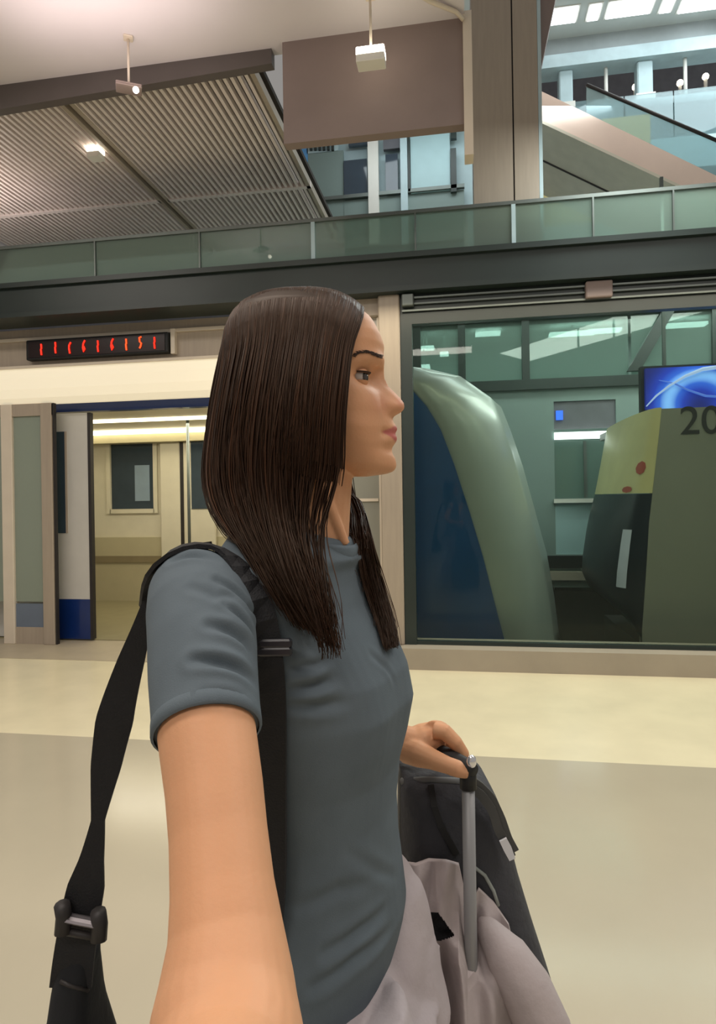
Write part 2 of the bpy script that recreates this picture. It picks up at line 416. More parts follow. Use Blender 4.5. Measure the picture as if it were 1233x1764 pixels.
# swept nose: navy flank, silver corner band, front face
# flank outline along the silver band's inner edge, z from sill to roof
inner = [at(px, py, TY) for px, py in ((866, 1100), (850, 1040), (830, 960), (806, 880), (780, 800), (757, 740), (733, 700), (706, 670))]
outer = [at(px, py, TY+.42) for px, py in ((955, 1096), (948, 1040), (934, 960), (912, 880), (890, 800), (868, 735), (850, 690), (800, 655))]
flank = MB(); flank.prism([(-.62, TY, -.1)] + [(p.x+.01, TY, p.z) for p in [Vector((inner[0].x+.02, TY, -.1))] + inner] + [(-.62, TY, inner[-1].z)], (0, .12, 0))
fix_normals(flank.build('navy_flank', M['navy_deep'], t))
nose = MB(); rows = []
inner = [Vector((inner[0].x+.02, TY, -.1))] + inner + [Vector((-.75, TY, 2.60))]
outer = [Vector((outer[0].x+.02, TY, -.1))] + outer + [Vector((-.30, TY, 2.62))]
for a, b in zip(inner, outer):
    m2 = (a*.45 + b*.55)
    row = [Vector((a.x, TY+.02, a.z)), Vector((a.x*.8+b.x*.2, TY-.02, a.z)), Vector((m2.x, TY+.03, m2.z)), Vector((b.x-.04, TY+.2, b.z)), Vector((b.x, TY+.42, b.z)),
           Vector((b.x+.10, TY+.9, b.z)), Vector((b.x+.12, TY+1.3, b.z)), Vector((b.x+.08, TY+1.8, b.z)), Vector((b.x-.1, TY+2.4, b.z)), Vector((-.7, TY+2.42, b.z)), Vector((-.7, TY+.3, a.z))]
    rows.append(row)
nose.loft(rows)
o = fix_normals(nose.build('nose', M['silver'], t, True))
mk = MB(); c = at(908, 955, TY+.30); mk.tube([c+Vector((-.05,-.06,.01)), c+Vector((.05,-.03,-.012))], .016, 8)
mk.build('marker_lamp', M['lamp_white'], o, True)

# ---------------------------------------------------------------- right train
t = thing('train_car', 'grey train at the right edge with cream and black rounded end', 'train', (3, 7.2, -.9))
sx = at(1118, 900, TY).x
ztop = at(1180, 700, TY).z
side = MB(); e = [at(px, py, TY) for px, py in ((1140, 704), (1134, 760), (1126, 830), (1118, 900), (1112, 1000), (1106, 1085))]
side.prism([(p.x, TY, p.z) for p in e] + [(e[-1].x, TY, -.1), (6, TY, -.1), (6, TY, ztop)], (0, .1, 0))
fix_normals(side.build('side_panel', M['train_grey'], t))
sbox('roof', M['train_grey'], sx+.1, 6, TY+.1, 8.4, ztop-.08, ztop, parent=t)
sbox('underframe', M['pit'], sx+.1, 6, TY+.1, 8.3, -.7, -.1, parent=t)
HWID = .98
def bulge(z):
    return float(np.interp(z, [-.3, .0, .35, .6, 1.0, 1.4, 2.3], [.05, .10, .27, .31, .27, .20, .10]))
def undercut(z, ph):
    return float(np.interp(z, [-.3, .0, .45], [.62, .46, 0])) * min(1, ph/(.5*math.pi))
def front(z0, z1, steps, name, m, push=0.0):
    mb = MB(); rows = []
    for i in range(steps+1):
        z = z0 + (z1-z0)*i/steps
        x_s = np.interp(z, [p.z for p in e][::-1], [p.x for p in e][::-1])
        bul = bulge(z)
        row = []
        for k in range(13):
            ph = math.pi*k/12
            row.append(Vector((x_s + undercut(z, ph) - math.sin(ph)**.7*(bul+push), TY+.01 + (1-math.cos(ph))*HWID, z)))
        rows.append(row)
    mb.loft(rows, caps=False, closed=False)
    return mb.build(name, m, t, True)
zc0 = at(1090, 850, TY+.3).z
fr = front(zc0, ztop, 8, 'cream_nose_panel', M['cream_panel'])
fr2 = front(-.02, zc0-.005, 10, 'windscreen', M['windscreen'])
fr3 = front(-.30, -.02, 3, 'bumper_skirt', M['train_grey'], .04)
# red emblems: a disc and a small wedge on the cream panel
def on_front(z, ph, out):
    x_s = float(np.interp(z, [p.z for p in e][::-1], [p.x for p in e][::-1]))
    return Vector((x_s - math.sin(ph)**.7*(bulge(z)+out), TY+.01+(1-math.cos(ph))*HWID, z))
for (pz, ph0, hw, hh) in ((1.62, .42, .17, .060), (1.43, .74, .16, .030)):
    mb = MB(); rows = []
    for i in range(5):
        rows.append([on_front(pz + hh*math.sin(-math.pi/2+math.pi*i/4), ph0 + hw*math.cos(-math.pi/2+math.pi*i/4)*q, .006) for q in (-1, -.3, .3, 1)])
    mb.loft(rows, caps=False, closed=False); mb.build('red_emblem', M['red_mark'], fr, True)
wp = MB(); rows = []
for i in range(5):
    z = .55 + i*.13; rows.append([on_front(z, ph, .008) for ph in (.34, .46, .58)])
wp.loft(rows, caps=False, closed=False); wp.build('windscreen_reflection', mat('pale_reflection', '#d3d8ec', .4), fr2, True)  # bright reflection on the windscreen, put in as a pale coloured strip
# number
fc = bpy.data.curves.new('number', 'FONT'); fc.body = '20'; fc.size = .345; fc.extrude = .004
fo = bpy.data.objects.new('number', fc); col.objects.link(fo)
me = bpy.data.meshes.new_from_object(fo.evaluated_get(bpy.context.evaluated_depsgraph_get())); bpy.data.objects.remove(fo)
me.materials.append(M['rubber'])
num = bpy.data.objects.new('number', me); col.objects.link(num)
nx = at(1170, 748, TY-.006)
me.transform(MW[t.name].inverted() @ Matrix.Translation(nx) @ Matrix.Rotation(R(90), 4, 'X')); num.parent = t

# ---------------------------------------------------------------- right portal: frame, kerb, glass screen, door track
struct(sbox('trim_8', M['concrete'], -.62, 6, EDGE, 5.55, -.1, .17))
t = thing('portal_frame', 'beige metal portal frame left of the big glass screen', 'frame', (-.6, 5.36, 0))
f0, f1 = at(655, 800, 5.26).x, at(692, 800, 5.26).x
sbox('jamb', M['beige'], f0, f1, 5.26, 5.5, .17, 3.07, parent=t, b=.01)
sbox('head', M['beige'], -1.5, f0, 5.34, 5.5, 2.93, 3.07, parent=t)
sbox('infill_panel', M['train_grey'], -1.5, f0, 5.42, 5.48, 0.0, 1.62, parent=t)
sbox('infill_panel', M['train_white'], -1.5, f0, 5.43, 5.48, 1.64, 2.93, parent=t)
sbox('latch_bar', M['beige_light'], f0-.28, f0-.04, 5.40, 5.42, 1.36, 1.385, parent=t)
sbox('inner_bead', M['beige_light'], f0-.03, f0-.005, 5.39, 5.42, .17, 2.93, parent=t)
g0 = at(707, 800, 5.3).x
t = thing('glass_screen', 'large glass screen on a low kerb in front of the train noses', 'screen', (2, 5.32, .17))
sbox('pane', M['glass_screen'], g0, 2.05, 5.31, 5.322, .17, 2.86, parent=t)
sbox('pane', M['glass_screen'], 2.06, 6, 5.31, 5.322, .17, 2.86, parent=t)
sbox('frame_jamb', M['beam'], f1+.003, g0+.03, 5.28, 5.36, .17, 2.9, parent=t)
sbox('frame_sill', M['beam'], g0+.03, 6, 5.29, 5.34, .17, .20, parent=t)
sbox('frame_head', M['beam'], g0+.03, 6, 5.28, 5.36, 2.82, 2.9, parent=t)
t = thing('door_track', 'dark door track with metal rails under the beam above the glass screen', 'track', (2, 5.3, 2.9))
sbox('casing', M['beam'], f1+.003, 6, 5.30, 5.46, 2.902, 3.07, parent=t)
for z in (2.93, 2.985, 3.035): sbox('rail', M['rail'], f1+.02, 6, 5.27, 5.30, z-.007, z+.007, parent=t)
bx = at(1032, 505, 5.24).x
sbox('bracket', M['taupe'], bx-.1, bx+.1, 5.23, 5.30, 2.93, 3.06, parent=t, b=.008)
sbox('bracket', M['rail'], f1+.02, f1+.12, 5.23, 5.30, 2.96, 3.06, parent=t, b=.008)

# ---------------------------------------------------------------- track pit and the far platform wall
FY = 9.0
struct(sbox('floor_track', M['pit'], -9, 9, 5.56, FY, -1.1, -1.0))
struct(sbox('wall_pit', M['pit'], -9, 9, 5.50, 5.56, -1.0, -.1))
struct(sbox('wall_pit_far', M['pit'], -9, 9, FY, FY+.1, -1.0, .14))
ledge = pbox(930, 1030, 985, 1000, FY-.1, .1)
struct(sbox('trim_9', M['concrete'], -9, 9, FY-.08, FY+.1, ledge[4], ledge[5]))
z_lo, z_hi = at(900, 655, FY).z, at(900, 552, FY).z
wx0, wx1 = at(955, 800, FY).x, at(1062, 800, FY).x
wy0, wy1 = at(1000, 955, FY).z, at(1000, 690, FY).z
fwl = MB(); fwl.box(-9, wx0, FY, FY+.12, .1, z_lo); fwl.box(wx1, 9, FY, FY+.12, .1, z_lo)
fwl.box(wx0, wx1, FY, FY+.12, .1, wy0); fwl.box(wx0, wx1, FY, FY+.12, wy1, z_lo)
struct(fwl.build('wall_far', M['far_wall']))
struct(sbox('wall_far', M['atrium_dark'], -9, 9, FY+.1, FY+.25, z_hi, 4.6))
struct(sbox('wall_far', M['far_wall'], -9, 9, 11.6, 11.7, 0, 4.6))
struct(sbox('floor_far', M['floor_grey'], -9, 9, FY+.12, 11.6, .0, .1))
struct(sbox('ceiling_far', M['atrium_white'], -9, 9, FY+.25, 11.6, 4.1, 4.16))
t = thing('far_window', 'window in the far platform wall seen between the two trains', 'window', ((wx0+wx1)/2, FY, wy0))
zs = lambda y: at(1000, y, FY).z
sbox('upper_panel', M['atrium_dark'], wx0, wx1, FY+.02, FY+.06, zs(738), wy1, parent=t)
sbox('blue_lamp', emit('blue_lamp', '#2f6cff', 2.5), wx0+.03, wx0+.12, FY+.0, FY+.02, zs(722), zs(706), parent=t)
sbox('tube_lamp', M['lamp_cool'], wx0, wx1, FY-.03, FY+.02, zs(756), zs(744), parent=t)
sbox('pane', M['glass_far'], wx0, wx1, FY+.03, FY+.045, zs(858), zs(760), parent=t)
sbox('mullion', M['rail'], (wx0+wx1)/2-.02, (wx0+wx1)/2+.02, FY+.0, FY+.03, zs(858), zs(760), parent=t)
sbox('lower_panel', M['far_pale'], wx0, wx1, FY+.02, FY+.06, wy0, zs(860), parent=t)
sbox('lower_ledge', M['white'], wx0-.02, wx1+.02, FY-.04, FY+.02, zs(866), zs(859), parent=t)
sbox('base_rail', M['black'], wx0-.2, wx1+.2, FY-.05, FY, zs(978), zs(957), parent=t)
# transom windows above
t = thing('transom_window', 'row of transom windows in dark frames high on the far wall', 'window', (1, FY, z_lo))
tj = [-3.0] + [at(px, 600, FY).x for px in (716, 795, 905, 1085, 1233)] + [5.0]
for i in range(len(tj)-1):
    sbox('pane', M['glass_far'], tj[i]+.02, tj[i+1]-.02, FY+.02, FY+.035, z_lo, z_hi, parent=t)
for i, jx in enumerate(tj):
    hw = .07 if i == 1 else .05
    if i == 4:
        mb = MB(); a, b = at(1090, 640, FY), at(1150, 535, FY)
        mb.prism([(a.x-.08, FY-.06, a.z), (a.x+.08, FY-.06, a.z), (b.x+.08, FY-.06, b.z), (b.x-.08, FY-.06, b.z)], (0, .08, 0))
        fix_normals(mb.build('raking_mullion', M['beam'], t))
    else:
        sbox('mullion', M['beam'], jx-hw, jx+hw, FY-.03, FY+.05, z_lo, z_hi, parent=t)
sbox('sill_beam', M['beam'], -3, 5, FY-.06, FY+.06, z_lo-.14, z_lo, parent=t)
sbox('head_beam', M['beam'], -3, 5, FY-.06, FY+.06, z_hi, z_hi+.12, parent=t)
k = 0
LAMPL = [('short lamp', 'upper one beside the train roof'), ('shortest lamp', 'right of two beside the train roof'), ('short lamp', 'lowest one beside the train roof'), ('longest left lamp', 'just left of the raking bar'), ('mid length lamp', 'nearest the raking bar on its left'), ('long lamp', 'right of the raking bar'), ('narrow lamp', 'in the middle pane above the silver nose')]
for px, py, w2 in ((735, 600, .12), (765, 610, .07), (730, 632, .1), (985, 575, .35), (1040, 570, .25), (1180, 560, .3), (840, 575, .2)):
    c = at(px, py, 10.6)
    tg = thing('ceiling_lamp', ('%s behind the far transom windows, %s' % (LAMPL[k])), 'lamp', c, 0, 'lamps behind the transom windows'); k += 1
    sbox('diffuser', M['lamp_cool'], c.x-w2, c.x+w2, 10.5, 10.7, c.z-.02, c.z+.02, parent=tg)
    sbox('hanger', M['rail'], c.x-.01, c.x+.01, 10.59, 10.61, c.z+.02, 4.1, parent=tg)
# advertising screen above the right train
DY = 6.6
d0, d1 = at(1112, 670, DY), at(1300, 670, DY)
dz0, dz1 = at(1170, 703, DY).z, at(1170, 632, DY).z
m = bpy.data.materials.new('screen_image'); m.use_nodes = True; nt = m.node_tree; p = nt.nodes['Principled BSDF']
tc = nt.nodes.new('ShaderNodeTexCoord'); mp = nt.nodes.new('ShaderNodeMapping'); nt.links.new(tc.outputs['Object'], mp.inputs[0])
wv = nt.nodes.new('ShaderNodeTexWave'); wv.wave_type = 'RINGS'; wv.rings_direction = 'Y'; wv.inputs['Scale'].default_value = .55; wv.inputs['Distortion'].default_value = 2.2; wv.inputs['Detail'].default_value = 1
nt.links.new(mp.outputs[0], wv.inputs['Vector'])
rp = nt.nodes.new('ShaderNodeValToRGB'); els = rp.color_ramp.elements
els[0].color = lin('#131a6a'); els[1].color = lin('#7fb6ff'); els[1].position = 1
e2 = els.new(.55); e2.color = lin('#1d38b0'); e3 = els.new(.85); e3.color = lin('#2f62d8')
nt.links.new(wv.outputs['Fac'], rp.inputs[0]); nt.links.new(rp.outputs[0], p.inputs['Emission Color']); nt.links.new(rp.outputs[0], p.inputs['Base Color'])
p.inputs['Emission Strength'].default_value = .9
t = thing('advertising_screen', 'blue glowing advertising screen above the grey train at right', 'screen', ((d0.x+d1.x)/2, DY, dz0))
so = sbox('display', m, d0.x, d1.x, DY, DY+.05, dz0, dz1, parent=t)
sbox('back_case', M['black'], d0.x-.03, d1.x+.03, DY+.05, DY+.14, dz0-.03, dz1+.03, parent=t)
for ax in (d0.x+.2, d1.x-.2): sbox('hanger', M['rail'], ax-.015, ax+.015, DY+.08, DY+.11, dz1, 4.5, parent=t)
arc = MB(); pts = [at(px, py, DY-.01) for px, py in ((1113, 700), (1130, 682), (1152, 665), (1180, 648), (1210, 636), (1240, 632))]
arc.tube(pts, [.006, .01, .012, .016, .02, .02], 6); arc.build('light_arc', emit('light_arc', '#b8d4ff', 1.2), t, True)
arc = MB(); pts = [at(px, py, DY-.01) for px, py in ((1135, 655), (1160, 660), (1185, 672), (1215, 682), (1250, 684))]
arc.tube(pts, [.004, .008, .01, .012, .012], 6); arc.build('light_arc', emit('light_arc_blue', '#5c8cff', 1.0), t, True)

# ---------------------------------------------------------------- pendant lamps under the ceiling
def pendant(px, py, Y, zc, wd, label, bright=True, rz=0.0):
    c = at(px, py, Y)
    t = thing('pendant_lamp', label, 'lamp', (c.x, Y, c.z), rz)
    def lb(name, m, x0, x1, y0, y1, z0, z1, b=.004):
        mb = MB(); mb.cbox(x0, x1, y0, y1, z0, z1, b)
        mb.v = [tuple(MW[t.name] @ Vector(v)) for v in mb.v]; return mb.build(name, m, t)
    st = MB(); st.tube([(c.x, Y, c.z+.03), (c.x, Y, zc)], .008, 8); st.build('stem', M['beige_light'], t, True)
    hh = .045 if bright else .012
    lb('housing', M['white'] if bright else M['taupe'], -wd/2, wd/2, -.05, .05, -hh, .0)
    lb('lamp_face', M['lamp_white'] if bright else M['taupe'], -wd/2, wd/2, -.052, .048, .0, .042 if bright else .01)
    lb('canopy', M['beige_light'], -.03, .03, -.03, .03, zc-c.z-.012, zc-c.z)
    return t
pendant(639, 100, 3.8, CEIL, .17, 'small bright lamp on a stem in front of the taupe panel')
t2 = pendant(222, 152, 3.85, CEIL, .16, 'small unlit lamp on a stem hanging in front of the dark fascia', False, .5)
bl = MB(); c = at(234, 155, 3.79); bl.sphere((c.x, 3.79, c.z), .020, 10, 6); bl.build('bulb', M['lamp_white'], t2, True)
pendant(165, 265, 5.0, 4.385, .11, 'small bright lamp tucked under the slatted ceiling at left')

# ---------------------------------------------------------------- gallery window seen under the taupe panel
GY = 8.2
gx0, gx1 = at(440, 300, GY).x, at(840, 300, GY).x
gz0, gz1 = at(650, 430, GY).z, at(650, 190, GY).z
wn = struct(thing('window_1', 'pale blue gallery window with dark panes under the taupe panel', 'window', ((gx0+gx1)/2, GY, gz0)))
del wn['category']; del wn['label']
sbox('backing', M['pale_post'], gx0, gx1, GY+.1, GY+.16, gz0, gz1, parent=wn)
def gp_(name, m, x0, x1, y0, y1, off=0.0, th=.06):
    b = pbox(x0, x1, y0, y1, GY-off, th)
    return sbox(name, m, *b, parent=wn)
gp_('blue_panel', M['sky_panel'], 470, 531, 230, 420)
gp_('cladding_panel', M['far_wall'], 531, 592, 262, 420)
for i in range(6): gp_('louvre', M['beam'], 533+i*7.5, 537+i*7.5, 236, 258, .03)
gp_('louvre_tray', M['pale_post'], 528, 582, 230, 262)
gp_('pane', M['dark_glass'], 592, 632, 275, 340, .02)
gp_('pane', M['dark_glass'], 600, 634, 240, 250, .02)
gp_('post', M['white'], 634, 652, 228, 420, .06)
gp_('pane', M['dark_glass'], 664, 685, 265, 330, .02)
gp_('pane', M['atrium_dark'], 660, 690, 232, 256, .02)
gp_('post', M['pale_post'], 690, 702, 228, 420, .06)
gp_('mullion', M['beam'], 702, 706, 228, 330, .05)
gp_('pane', M['far_pale'], 707, 775, 228, 330, .02)
gp_('mullion', M['beam'], 776, 786, 255, 330, .05)
gp_('mullion', M['beam'], 776, 786, 215, 238, .05)
gp_('transom', M['rail'], 500, 800, 330, 336, .05)
gp_('lower_panel', M['far_wall'], 592, 800, 336, 420, .0)

# ---------------------------------------------------------------- atrium at upper right
AY = 11.0
AX0 = 0.9
b = pbox(935, 1240, 88, 108, AY, .5)
def zat(x, y, Y): return at(x, y, Y).z
struct(sbox('ceiling_atrium', M['atrium_white'], AX0-.8, 9, 7.0, AY+.02, zat(1080, 52, AY), zat(1080, 52, AY)+.1))
struct(sbox('wall_atrium_fascia', M['atrium_grey'], AX0-.8, 9, AY, AY+.3, zat(1080, 84, AY), zat(1080, 52, AY)))
struct(sbox('trim_10', M['pale_post'], AX0-.8, 9, AY-.08, AY+.3, zat(1080, 106, AY), zat(1080, 84, AY)))
struct(sbox('wall_atrium_recess', M['atrium_dark'], AX0-.8, 9, 13.0, 13.1, zat(1080, 200, 13), zat(1080, 60, 13)))
struct(sbox('floor_gallery', M['atrium_grey'], AX0-.8, 9, AY, 13.0, zat(1080, 165, AY)-.2, zat(1080, 165, AY)-.08))
struct(sbox('wall_atrium', M['far_pale'], AX0-.8, 9, 11.5, 11.6, 4.2, zat(1080, 168, AY)-.2))
zb0, zb1 = zat(1080, 165, AY)-.08, zat(1080, 106, AY)
for px, wd in ((975, .11), (1112, .12)):
    cx = at(px, 140, AY).x
    tg = thing('gallery_column', 'white column under the gallery edge at upper right, %s' % ('beside the tall beige column' if px < 1000 else 'further from the beige column'), 'column', (cx, AY+.1, zb0), 0)
    sbox('shaft', M['pale_post'], cx-wd, cx+wd, AY+.02, AY+.24, zb0, zb1, parent=tg, b=.02)
    sbox('base', M['white'], cx-wd-.03, cx+wd+.03, AY, AY+.26, zb0, zb0+.1, parent=tg)
for px in (1046, 1184):
    cx = at(px, 140, AY).x
    st = MB(); st.tube([(cx, AY+.1, zb0), (cx, AY+.1, zb1)], .03, 8)
    tag(st.build('hanger_rod', M['white'], None, True), 'thin white rod under the gallery edge, %s' % ('between the two gallery columns' if px < 1100 else 'right of both gallery columns'), 'rod')
for i, (px, py, wd) in enumerate(((968, 26, .22), (1023, 20, .08), (1085, 12, .33), (1150, 6, .08), (1215, 2, .35))):
    zc = zat(1080, 52, AY)
    # where the sight line meets the atrium ceiling
    u, v = unroll(px, py); Z = (zc - CAM_H)/(-v); P = Vector((Z*(-SY+u*CYW), Z*(CYW+u*SY), zc))
    names = ['broad ceiling lamp nearest the beige column in the atrium', 'small ceiling lamp left of centre in the atrium', 'broad ceiling lamp in the middle of the atrium ceiling', 'small ceiling lamp right of centre in the atrium', 'broad ceiling lamp at the top right corner of the atrium']
    tg = thing('ceiling_lamp', names[i], 'lamp', P, 0)
    sbox('diffuser', M['lamp_cool'], P.x-wd, P.x+wd, P.y-.16, P.y+.16, zc-.03, zc-.012, parent=tg)
    sbox('frame', M['white'], P.x-wd-.03, P.x+wd+.03, P.y-.19, P.y+.19, zc-.012, zc, parent=tg)
# small lamps on the gallery
for i, (px, py) in enumerate(((1171, 143), (1215, 132), (1094, 150))):
    c = at(px, py, 12.0)
    tg = thing('table_lamp', ['small white lamp on the gallery between the rods', 'small yellowish lamp on the gallery at far right', 'small warm lamp on the gallery left of the second column'][i], 'lamp', (c.x, 12.0, zb0))
    mb = MB(); mb.tube([(c.x, 12, zb0), (c.x, 12, c.z)], .03, 8); mb.build('stand', M['white'], tg, True)
    mb = MB(); mb.sphere((c.x, 12, c.z), .055, 12, 8); mb.build('globe', M['lamp_white'], tg, True)
# glass balustrade of the gallery
t = thing('glass_balustrade', 'pale blue glass balustrade along the gallery at upper right', 'balustrade', (5, AY-.1, zb0))
bz1, bz0 = zat(1150, 158, AY-.12), zat(1150, 240, AY-.12)
bj = [at(px, 190, AY-.12).x for px in (990, 1075, 1160, 1245)] + [8.0]
for i in range(4): sbox('pane', M['glass_balustrade'], bj[i]+.01, bj[i+1]-.01, AY-.13, AY-.115, bz0, bz1, parent=t)
sbox('edge_band', M['far_pale'], bj[0], 8, AY-.16, AY-.1, bz0-.5, bz0, parent=t)
# escalator slanting down to the right
EY = 7.6
t = thing('escalator', 'sloping escalator with salmon cladding and grey soffit at upper right', 'escalator', (2.2, EY+.6, 3.6))
tl, tr = at(928, 155, EY), at(1290, 330, EY)
bl_, br = at(928, 214, EY), at(1290, 376, EY)
dx_ = (tr-tl).normalized()*2.4; tl = tl-dx_; bl_ = bl_-dx_
mb = MB(); mb.prism([tl, tr, br, bl_], (0, 1.5, 0)); fix_normals(mb.build('side_cladding', M['salmon'], t))
dn = Vector((0, 0, -.035))
mb = MB(); mb.prism([bl_+Vector((0,-.02,0)), br+Vector((0,-.02,0)), br+dn+Vector((0,-.02,0)), bl_+dn+Vector((0,-.02,0))], (0, 1.54, 0)); fix_normals(mb.build('soffit', M['soffit'], t))
q0, q1 = bl_+dn+Vector((0, .7, -.006)), br+dn+Vector((0, .7, -.006))
mb = MB(); mb.tube([q0, q1], .012, 6); mb.build('soffit_joint', M['rubber'], t)
h0, h1 = at(1010, 146, EY-.02), at(1290, 266, EY-.02)
mb = MB(); mb.tube([h0, h1], .02, 8); hr = mb.build('handrail', M['rubber'], t, True)
g0_, g1_ = h0+(tl-h0)*0, h1
k0 = tl + (tr-tl)*((h0.x-tl.x)/(tr.x-tl.x)); k1 = tl + (tr-tl)*((h1.x-tl.x)/(tr.x-tl.x))
mb = MB(); mb.prism([h0, h1, k1, k0], (0, .015, 0)); fix_normals(mb.build('glass_side', M['glass_balustrade'], t))
# pale soffit panel under the escalator landing
mb = MB(); a = at(930, 320, EY+1.7); mb.box(a.x-.3, a.x+1.5, EY+1.8, EY+1.9, a.z-.5, a.z+.9)
struct(mb.build('wall_landing', M['cream_panel']))

# ================================================================ the traveller
def skin_material():
    m = mat('skin', '#cf9a74', .56, var=.035, scale=18, bump=.05, bscale=260, spec=.3)
    nt = m.node_tree; p = nt.nodes['Principled BSDF']
    p.inputs['Subsurface Weight'].default_value = .12; p.inputs['Subsurface Radius'].default_value = (.012, .005, .003); p.inputs['Subsurface Scale'].default_value = .4
    # lips and blush are colour of the skin itself, stored per vertex
    at_ = nt.nodes.new('ShaderNodeAttribute'); at_.attribute_name = 'lip'
    mx = nt.nodes.new('ShaderNodeMix'); mx.data_type = 'RGBA'
    src = [l for l in nt.links if l.to_socket == p.inputs['Base Color']][0].from_socket
    nt.links.new(at_.outputs['Fac'], mx.inputs[0]); nt.links.new(src, mx.inputs[6]); mx.inputs[7].default_value = lin('#b4605c')
    nt.links.new(mx.outputs[2], p.inputs['Base Color'])
    return m
M['skin'] = skin_material()
M['shirt'] = mat('slate_jersey', '#5d676e', .85, var=.05, scale=25, bump=.10, bscale=700, spec=.2)
M['trouser'] = mat('mauve_grey_cotton', '#b3a9ab', .85, var=.05, scale=12, bump=.25, bscale=40, spec=.2)
M['jacket'] = mat('mauve_taupe_cotton', '#b0a5a4', .85, var=.06, scale=12, bump=.2, bscale=50, spec=.2)
M['shoe'] = mat('shoe_white', '#d8d4cc', .6)
M['eye_white'] = mat('eye_white', '#b9aea6', .15, spec=.6)
M['iris'] = mat('iris_brown_grey', '#3c352f', .1, spec=.8)
M['brow'] = mat('brow_brown', '#3d2c23', .9)
M['webbing'] = mat('black_webbing', '#141418', .75, var=.15, scale=60, bump=.3, bscale=500)
M['buckle'] = mat('grey_buckle_metal', '#8d878a', .35, .7)

def remesh(o, vox, smooth=2, factor=.5):
    r = o.modifiers.new('r', 'REMESH'); r.mode = 'VOXEL'; r.voxel_size = vox; r.use_smooth_shade = True
    if smooth:
        s = o.modifiers.new('s', 'SMOOTH'); s.iterations = smooth; s.factor = factor
    me = bpy.data.meshes.new_from_object(o.evaluated_get(bpy.context.evaluated_depsgraph_get()))
    o.modifiers.clear(); old = o.data; me.name = old.name
    mats = [x for x in old.materials]
    o.data = me; bpy.data.meshes.remove(old)
    me.materials.clear()
    for x in mats: me.materials.append(x)
    me.polygons.foreach_set('use_smooth', [True]*len(me.polygons))
    return o
def get_co(me):
    a = np.empty(len(me.vertices)*3, np.float32); me.vertices.foreach_get('co', a); return a.reshape(-1, 3)
def get_no(me):
    a = np.empty(len(me.vertices)*3, np.float32); me.vertices.foreach_get('normal', a); return a.reshape(-1, 3)
def set_co(me, a):
    me.vertices.foreach_set('co', a.astype(np.float32).ravel()); me.update()

HIP = (-.045, .80)
person = thing('person', 'long-haired woman in a slate grey t-shirt, in profile, her hand on a suitcase handle', 'person',
               PFW @ Vector((HIP[0], HIP[1], 0)), YAW)
# local frame of the figure = traveller frame minus HIP
OFF = Vector((HIP[0], HIP[1], 0))
def loc2pf(a): return a + np.array([HIP[0], HIP[1], 0], np.float32)

# ---- torso rings: (h, centre a, centre d, half width, front, back, bust)
BYAW = R(24)
FW = Vector((math.cos(BYAW), -math.sin(BYAW), 0)); LT = Vector((-math.sin(BYAW), -math.cos(BYAW), 0))
TOR = [(1.352, -.064, .800, .062, .050, .060),
       (1.340, -.064, .800, .082, .054, .068),
       (1.326, -.062, .800, .112, .060, .076),
       (1.308, -.062, .800, .138, .054, .084),
       (1.285, -.061, .800, .152, .055, .092),
       (1.250, -.059, .800, .152, .060, .100),
       (1.210, -.057, .800, .147, .076, .102),
       (1.170, -.055, .800, .142, .087, .099),
       (1.130, -.054, .800, .138, .090, .095),
       (1.090, -.053, .800, .132, .088, .090),
       (1.050, -.052, .800, .126, .084, .086),
       (1.000, -.051, .800, .121, .082, .084),
       (0.950, -.050, .800, .122, .082, .088),
       (0.900, -.048, .800, .134, .083, .100),
       (0.860, -.048, .800, .146, .085, .112),
       (0.825, -.048, .800, .154, .078, .118),
       (0.800, -.048, .800, .158, .072, .122)]
def torso(mb, grow=0.0, last=None, n=56, hem=0.0, rings=TOR):
    out = []
    for i, (h, ca, cd, w_, f_, b_) in enumerate(rings):
        row = []
        tilt = .38*max(0, min(1, (h-1.25)/.1))
        for k in range(n):
            ph = 2*math.pi*k/n
            s_, c_ = math.sin(ph), math.cos(ph)
            la = (w_+grow)*math.copysign(abs(s_)**.92, s_)
            fo = ((f_ if c_ > 0 else b_)+grow)*math.copysign(abs(c_)**.92, c_)
            if c_ > 0:
                for sg in (-1, 1):
                    fo += .020*math.exp(-((la-sg*.060)/.058)**2 - ((h-1.135)/.068)**2)*c_
            p = Vector((ca, cd, h)) + FW*fo + LT*la
            p.z += -tilt*fo - hem*(max(0, .88-h)/.06)*0.0
            row.append(p)
        out.append(row)
    mb.loft(out)
def PT(mb, pts, n=14, flat=None):
    mb.tube([pf(*p[:3]) for p in pts], [p[3] for p in pts], n, True, flat)

# ---- head grid
def itp(y, tab):
    return float(np.interp(y, [a for a, b in tab], [b for a, b in tab]))
FB = [(509,560),(513,586),(522,606),(535,624),(550,642),(566,653),(582,660),(600,662),(616,660),(647,655),(667,657),(700,662),(720,665),(745,668),(770,668),(790,668),(805,666),(814,655),(821,630)]
FP = [(509,560),(513,586),(522,606),(535,624),(550,643),(560,650),(582,661),(599,666),(616,664),(630,664),(647,666),(656,669),(667,674),(684,690),(691,696),(698,699.5),(705,699.5),(711,695),(716,685),(720,678.5),(724,678),(732,682),(739,687),(744,686),(747,683),(751,685),(758,686),(764,683),(769,679),(776,677),(783,678),(791,682),(800,684),(808,683),(814,677),(818,664),(821,636)]
BK = [(509,490),(513,462),(522,436),(535,418),(560,402),(600,394),(650,398),(690,412),(720,440),(740,490),(765,520),(785,540),(800,560),(812,585),(821,612)]
WD = [(509,.022),(513,.036),(522,.048),(535,.058),(560,.068),(600,.0735),(640,.073),(680,.070),(710,.067),(740,.062),(765,.055),(785,.048),(800,.042),(812,.033),(821,.014)]
PX8 = .8/1100
